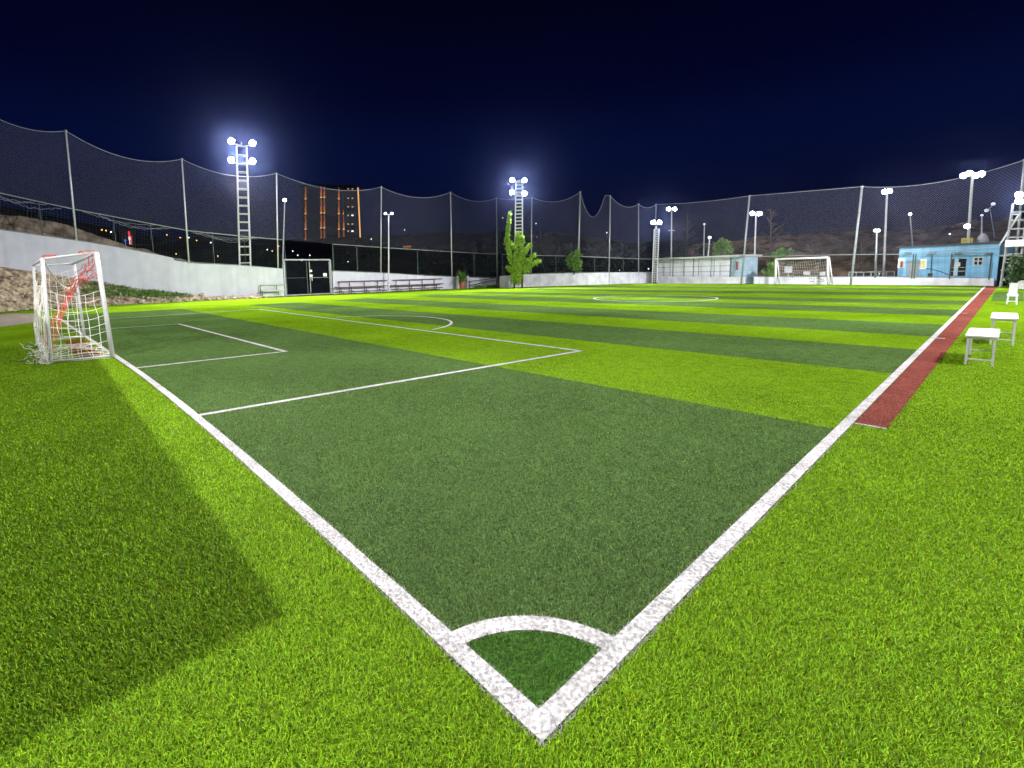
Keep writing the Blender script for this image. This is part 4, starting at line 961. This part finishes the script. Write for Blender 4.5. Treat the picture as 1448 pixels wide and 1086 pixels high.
# dark gate right of the blue building
def right_gate():
    PLc = [(x, y) for x, y in PLAN_R]
    a = on_plan(1409, 402, PLc); c = on_plan(1424.5, 402, PLc); e = on_plan(1441, 402, PLc)
    h = at_d(1413, 361.5, hd(a)).z
    for p in (a, c, e): p.z = 0
    t = thing('door_gate', 'black sheet metal gate with a pale handle right of the blue building', 'gate', a)
    d = (c-a).normalized(); nn = Vector((d.y, -d.x, 0))
    b = MB(); b.box((a+c)/2+Z*(h/2), ((c-a).length, .08, h), (d, nn, Z)); b.build('gate_leaf', M_BLACK, t)
    b = MB(); b.box((c+e)/2+Z*(h/2), ((e-c).length-.5, .08, h*.97), (d, nn, Z)); b.build('side_panel', M_BLACK, t)
    b = MB(); b.tube([c+d*.2+nn*-.1, c+d*.2+Z*h*1.05], .12, 8); b.build('gate_post', M_GALV, t)
    b = MB(); q = a.lerp(c, .75)-Vector((0, .1, 0))+Z*h*.52; b.bar(q-d*.3, q+d*.15, .06); b.bar(q+d*.15, q+d*.18+Z*.35, .06); b.build('handle', M_GALV, t)
    b = MB(); b.bar(a+Z*h, e+Z*h, .12); b.build('top_rail', M_GALVD, t)
right_gate()
# planter with bush at right edge
q = at_y(1446.5, 408, 50.0); q.z = 0
t = thing('planter', 'white planter with a dark green bush at the right edge beyond the chair', 'planter', q); hh = at_d(1446, 396.5, hd(q)).z
b = MB(); b.lathe(q, [(.22, 0), (.28, hh*.85), (.30, hh*.86), (.30, hh), (.24, hh)], 12); b.build('pot', M_WHITE, t)
b = MB()
for k in range(9): leaves(b, q+Vector((random.gauss(-.1, .3), random.gauss(0, .3), hh+.2+.16*k)), .4, 50, .3)
b.build('foliage', M_LEAFM, t)
q = at_y(1438, 406, 52.5); q.z = 0
branch_tree('shrub', 'dark green shrub between the black gate and the white planter', q, q+Z*2.2, [(q+Vector((random.gauss(0, .22), random.gauss(0, .22), .3+.24*k)), .42) for k in range(8)], M_LEAFM, None, .05, .3, .9)
# ------------------------------------------------------------------ terrain behind
def ridge_terrain(name, label, ridge, D0, D1, zfoot, m, amp, freq, nv=26, back=30, sub=10):
    pts = []
    for (x0, y0), (x1, y1) in zip(ridge[:-1], ridge[1:]):
        for s in range(sub): pts.append((x0+(x1-x0)*s/sub, y0+(y1-y0)*s/sub))
    pts.append(ridge[-1])
    vs = []; fs = []
    rows = nv+4
    for i, (px, py) in enumerate(pts):
        top = at_d(px, py, D1); fo = at_d(px, py, D0); fo.z = zfoot
        dirr = Vector((top.x-CAM.x, top.y-CAM.y, 0)).normalized()
        for j in range(rows):
            u = j/(nv-1)
            if u <= 1:
                p = fo.lerp(top, u); p.z = fo.z+(top.z-fo.z)*(u**.8)
                n1 = mnoise.fractal(Vector((p.x, p.y, p.z*1.5))*freq, .9, 2.1, 6)*amp*min(1, u*3)
                p = p + Vector((-dirr.x*.6, -dirr.y*.6, 1))*n1*(1 if u < .98 else .5)
            else:
                p = top + dirr*(back*(j-nv+1)/4); p.z = top.z - 1.5*(j-nv+1)
            vs.append(p)
    for i in range(len(pts)-1):
        for j in range(rows-1):
            k = i*rows+j; fs.append((k, k+rows, k+rows+1, k+1))
    b = MB(); b.add(vs, fs); o = struct(name, b, m, label); return o
ridge_terrain('hillside', 'brown rocky hillside behind the far goal and blue building', [(960, 352), (985, 347), (1028, 338), (1060, 335), (1090, 333), (1134, 329), (1180, 329), (1240, 326), (1298, 323), (1346, 320), (1402, 312), (1450, 308), (1540, 300)], 74, 100, -.3, M_HILL, 1.3, .16)
ridge_terrain('bank', 'bare earth bank behind the left retaining wall', [(-90, 285), (-40, 293), (0, 303), (30, 306), (60, 313), (85, 318), (105, 324), (130, 331), (160, 341), (190, 349), (230, 360), (262, 368), (300, 376)], 53, 58, -.3, M_HILL2, .55, .45, nv=22, back=5)
ridge_terrain('far_hill', 'dark wooded hills behind the left net', [(-60, 285), (0, 292), (100, 312), (200, 331), (300, 338), (380, 340), (480, 338), (560, 334), (640, 333), (700, 330), (760, 333), (830, 338), (900, 342), (980, 345), (1060, 346), (1180, 346), (1300, 344), (1500, 340)], 150, 320, -.3, M_NIGHT, 5, .02, nv=16, back=60, sub=6)
# dark trees behind the fence, each its own thing
DT = [(668, 345, 8, 85), (690, 340, 9, 88), (712, 336, 8, 90), (764, 325, 8, 84), (790, 342, 9, 86), (843, 346, 10, 88), (880, 343, 9, 90), (610, 350, 8, 92), (965, 330, 10, 84), (520, 352, 9, 95)]
DL = ['left of the conifer', 'just left of the conifer top', 'directly behind the conifer', 'tall and thin, right of the middle tower', 'below the net dip on its left', 'below the deep net dip', 'left of the thin pole near the cabin', 'above the right bleacher', 'behind the white cabin left end', 'above the left bleacher']
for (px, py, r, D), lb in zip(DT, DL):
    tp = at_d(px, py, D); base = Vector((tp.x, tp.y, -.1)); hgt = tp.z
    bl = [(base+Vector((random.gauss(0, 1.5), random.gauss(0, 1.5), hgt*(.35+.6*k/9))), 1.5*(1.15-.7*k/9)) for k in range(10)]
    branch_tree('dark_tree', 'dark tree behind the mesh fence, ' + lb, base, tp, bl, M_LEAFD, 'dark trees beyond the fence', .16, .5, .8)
def green_tree(name, label, px, py_top, py_base, D, m, wpx, n=9, leaf=.35, dens=.9):
    tp = at_d(px, py_top, D); base = at_d(px, py_base, D); w_ = wpx/FPX*D
    hgt = tp.z-base.z
    bl = [(base+Vector((random.uniform(-w_, w_)*.5*(1.1-.6*k/n), random.uniform(-w_, w_)*.4, hgt*(.25+.68*k/n))), w_*.33*(1.1-.55*k/n)) for k in range(n)]
    return branch_tree(name, label, base, tp, bl, m, None, .1, leaf, dens)
green_tree('shrub', 'green leafy shrub above the low wall at the thick net pole', 811, 352, 388, 66, M_LEAFG, 18, 10)
green_tree('shrub', 'fresh green tree above the roof of the white cabin', 1019, 337, 366, 72, M_LEAFG, 21, 10, .3, .7)
green_tree('shrub', 'small green bush left of the far goal crossbar on the hillside', 1107, 353, 368, 74, M_LEAFG, 18, 8)
green_tree('shrub', 'yellow green bush left of the far goal behind the fence', 1088, 372, 392, 66, M_LEAFG, 9, 6)
# bare trees on the hillside
def bare_tree(label, px, py0, py1, D, spread, n=9):
    base = at_d(px, py0, D); tp = at_d(px, py1, D); t = thing('bare_tree', label, 'tree', base, 'bare trees on the hillside')
    b = MB(); b.tube([base, base.lerp(tp, .4), tp], .14, 6, .04); b.build('trunk', M_LEAFB, t)
    b = MB(); H = (tp-base).length
    for k in range(n):
        u = .25+.7*k/n; p = base.lerp(tp, u); a = random.uniform(0, 2*PI); L = H*spread*(1.1-u)
        q = p+Vector((math.cos(a)*L, math.sin(a)*L, L*.7)); b.tube([p, p.lerp(q, .5)+Z*.1, q], .06, 4, .02)
        for s in range(5):
            pq = p.lerp(q, random.uniform(.3, 1)); e = pq+Vector((random.gauss(0, 1), random.gauss(0, 1), random.uniform(.2, 1)))*L*.35; b.tube([pq, e], .03, 3, .012)
    b.build('branches', M_LEAFB, t)
bare_tree('bare brown tree in front of the hillside right of the second cabin lamp post', 1090, 368, 292, 78, .34, 16)
bare_tree('bare brown tree behind the far goal crossbar', 1148, 372, 338, 76, .6, 12)
bare_tree('bare twiggy tree at the left foot of the blue building hill', 1218, 388, 335, 74, .35, 12)
bare_tree('bare dark tree behind the left end of the white cabin', 972, 366, 300, 86, .25, 12)
# small things behind the far goal: white boxes
for px, py, lb in ((1115, 381, 'white square sign board behind the far goal net'), (1141, 386.5, 'low white box behind the far goal'), (1163, 387, 'small white tub behind the right post of the far goal')):
    q = at_d(px, py, 70); q.z = 0; zc = at_d(px, py, 70).z; b = MB(); wd = .75 if px < 1120 else .6
    b.bar(q, q+Z*(zc-.3), .08); b.box(q+Z*zc, (wd, .3, .75 if px < 1120 else .45)); b.box(q+Z*zc+Vector((-.1, -.16, 0)), (wd*.7, .03, .3)); tag(b.build('sign_board' if px < 1120 else 'storage_box', M_WHITE), lb, 'sign' if px < 1120 else 'box')
# low metal railing behind wall left of the blue building
q0 = at_d(1200, 395, 64); q1 = at_d(1264, 394, 64); t = thing('railing', 'low pale metal railing left of the blue building behind the low wall', 'railing', q0); z0 = at_d(1200, 385, 64).z
b = MB(); q0.z = q1.z = 0; b.tube([q0+Z*z0, q1+Z*z0], .06, 5); b.tube([q0+Z*z0*.6, q1+Z*z0*.6], .05, 5)
for k in range(7): p = q0.lerp(q1, k/6); b.tube([p, p+Z*z0], .05, 5)
b.build('rails', M_GALVD, t)
# ------------------------------------------------------------------ city beyond
def tower_block():
    D = 300
    a, c = at_d(430, 360, D), at_d(508, 360, D); d = (c-a); d.z = 0; L = d.length; d.normalize(); nn = Vector((d.y, -d.x, 0))
    if nn.dot(Vector((CAM.x-a.x, CAM.y-a.y, 0))) < 0: nn = -nn
    ztop = at_d(470, 262, D).z; a.z = 0
    t = thing('tower_block', 'dark high rise block with vertical strips of amber light in the distance', 'building', a)
    b = MB(); b.box(a+d*L/2-nn*9+Z*ztop/2, (L, 18, ztop), (d, nn, Z)); b.box(a+d*L*.86-nn*4+Z*ztop/2, (L*.22, 14, ztop*1.0), (d, nn, Z)); b.build('wall', M_TOWERB, t)
    def P(px, py): 
        q = at_d(px, py, D); return q
    def seg(px, y0, y1, m, w_=1.0, name='glow_strip'):
        p, q = P(px, y0), P(px, y1); off = nn*(4.2 if px > 488 else .5)
        b = MB(); b.bar(Vector((p.x, p.y, p.z))+off, Vector((p.x, p.y, q.z))+off, w_, .3, up=nn); return b.build(name, m, t)
    for px, ys in ((432, (264, 283, 304, 326, 346)), (454, (263, 281, 303, 324, 344)), (458.5, (263, 281, 303, 324, 346)), (479, (264, 283, 304, 326, 344)), (486, (296, 304, 326, 344))):
        for y0, y1 in zip(ys[:-1], ys[1:]):
            seg(px, y0+1, y0+(y1-y0)*.5, M_AMBERD, .7); seg(px, y0+(y1-y0)*.5, y1-2.6, M_AMBER, .8); seg(px, y1-2.6, y1-.8, M_AMBERB, 1.1, 'strip_lamp')  # stepped emission imitates uplight fading up the facade
    seg(505.7, 267, 342, M_AMBERB, .7)
    for py in (268, 281, 293, 305, 317, 327, 337):
        for px in (492, 498):
            if random.random() < .85: seg(px, py, py+1.6, M_WARMW if random.random() < .8 else M_CITYW, .9, 'window')
tower_block()
def lit_house(name, label, x0, x1, y0, y1, D, wins, m=M_TOWERB, wm=M_ORANGE):
    a, c = at_d(x0, y1, D), at_d(x1, y1, D); d = (c-a); d.z = 0; L = d.length; d.normalize(); nn = Vector((d.y, -d.x, 0))
    if nn.dot(Vector((CAM.x-a.x, CAM.y-a.y, 0))) < 0: nn = -nn
    zt = at_d(x0, y0, D).z; zb = -1; a.z = 0
    t = thing(name, label, 'building', a, 'distant lit buildings')
    b = MB(); b.box(a+d*L/2-nn*5+Z*(zt+zb)/2, (L, 10, zt-zb), (d, nn, Z)); b.build('wall', m, t)
    b = MB(); b.box(a+d*L/2-nn*5+Z*(zt+.25), (L+.8, 10.8, .5), (d, nn, Z)); b.build('roof', M_TOWERB, t)
    for (u, v, w_, h_) in wins:
        b = MB(); z_ = at_d(x0, y1, D).z; b.box(a+d*L*u+nn*.15+Z*(z_+(zt-z_)*v), (w_, .3, h_), (d, nn, Z)); b.build('window', wm, t)
lit_house('apartment_house', 'orange lit apartment house above the right bleacher in the distance', 562, 582, 345, 372, 220, [(u, v, 1.1, .8) for u in (.55, .75, .93) for v in (.1, .25, .4, .55, .7, .85)] + [(.15, .45, 1.4, 1.8), (.32, .6, 1.0, 1.2)], M_TOWERB)
lit_house('shop', 'small distant shop with a red and a white lit sign beyond the retaining wall', 172, 192, 326, 350, 160, [], M_TOWERB)
q = at_d(182.5, 330.5, 159); b = MB(); b.box(q, (1.2, .3, 1.2)); b.box(q-Z*1.6+Vector((.3, .3, -.2)), (.25, .2, 2.2)); tag(b.build('lit_sign', M_REDL), 'red lit sign on the distant shop beyond the retaining wall', 'sign')
q = at_d(183, 337, 159); b = MB(); b.box(q, (1.1, .3, .8)); b.bar(q, q-Z*1.6, .15); tag(b.build('lit_sign', M_LENSD), 'white lit sign below the red sign on the distant shop', 'sign')
q = at_d(177, 340, 159); b = MB(); b.box(q, (1.2, .3, .5)); b.bar(q, q-Z*1.2, .15); tag(b.build('lit_sign', M_BLUEL), 'small blue lit sign beside the white sign on the distant shop', 'sign')
CITY = [(157, 328, 'w'), (188, 345, 'w'), (150, 326, 'o'), (144, 325, 'o'), (236, 332, 'o'), (249, 359, 'o'), (255, 336, 'o'), (267, 336, 'w'), (278, 340, 'o'), (298, 343, 'w'), (308, 362, 'o'), (378, 353, 'w'), (385, 355, 'o'), (394, 348, 'o'), (414, 355, 'w'), (421, 361, 'w'), (438, 361, 'w'), (427, 368, 'w'), (492, 370, 'w'), (519, 373, 'o'), (525, 338, 'w'), (572, 325, 'w'), (580, 379, 'w'), (602, 376, 'o'), (603, 386, 'w'), (1061, 381.5, 'w'), (1088, 381, 'o'), (876, 382, 'w'), (895, 384, 'w'), (917, 380, 'w'), (711, 308, 'o'), (758, 316, 'w'), (760, 335, 'w'), (858, 329, 'w'), (1343, 331, 'w'), (1243, 387, 'w')]
WHERE = ['beyond the retaining wall', 'above the bank left of the near floodlight tower', 'left of the black gate', 'above the black gate', 'below the amber tower block', 'over the right bleacher', 'near the far wall']
for k, (px, py, cc) in enumerate(CITY):
    D = 190 if px < 640 else (95 if px < 1000 else 72)
    q = at_d(px, py, D); sz = D*.0011
    t = thing('street_lamp', 'tiny distant %s street lamp seen through the net' % ('white' if cc == 'w' else 'orange'), 'street lamp', Vector((q.x, q.y, min(0, q.z-1))), 'tiny %s lamps in the distance' % ('white' if cc == 'w' else 'orange'))
    b = MB(); b.tube([Vector((q.x, q.y, min(-.2, q.z-1))), q-Z*sz], .05, 5); b.build('shaft', M_NIGHT, t)
    b = MB(); b.sphere(q, sz, 8, 5); b.build('lamp', M_CITYW if cc == 'w' else M_CITYO, t)
# ------------------------------------------------------------------ scattering volume added to imitate lens glow round the lamps
GLOW_HAZE = 1
if GLOW_HAZE:
    b = MB(); b.box((0, 60, 44), (900, 900, 92)); o = b.build('glow_haze', None or M_WHITE); o['kind'] = 'stuff'; o['label'] = 'thin volume added to imitate lens glow round the floodlights'
    m = bpy.data.materials.new('glow_volume'); m.use_nodes = True; n_ = m.node_tree; n_.nodes.remove(n_.nodes['Principled BSDF'])
    v = n_.nodes.new('ShaderNodeVolumePrincipled'); v.inputs['Color'].default_value = (.30, .40, 1, 1); v.inputs['Density'].default_value = .00009; v.inputs['Anisotropy'].default_value = .965
    n_.links.new(v.outputs[0], n_.nodes['Material Output'].inputs['Volume']); o.data.materials.clear(); o.data.materials.append(m)
# ------------------------------------------------------------------ camera and render settings
cam = bpy.data.cameras.new('camera'); co = bpy.data.objects.new('camera', cam); C.objects.link(co)
from mathutils import Matrix
M = Matrix(((RT.x, UP.x, -FW.x, CAM.x), (RT.y, UP.y, -FW.y, CAM.y), (RT.z, UP.z, -FW.z, CAM.z), (0, 0, 0, 1)))
co.matrix_world = M
cam.sensor_fit = 'HORIZONTAL'; cam.sensor_width = 36; cam.lens = FPX/1448*36
cam.shift_x = (724-PPX)/1448; cam.shift_y = -(543-PPY)/1448
cam.clip_start = .05; cam.clip_end = 3000
sc.camera = co
vs_ = sc.view_settings; vs_.view_transform = 'Standard'; vs_.look = 'None'; vs_.exposure = 0; vs_.gamma = 1
sc.cycles.max_bounces = 5; sc.cycles.diffuse_bounces = 2; sc.cycles.glossy_bounces = 2; sc.cycles.transmission_bounces = 2
sc.cycles.use_denoising = True
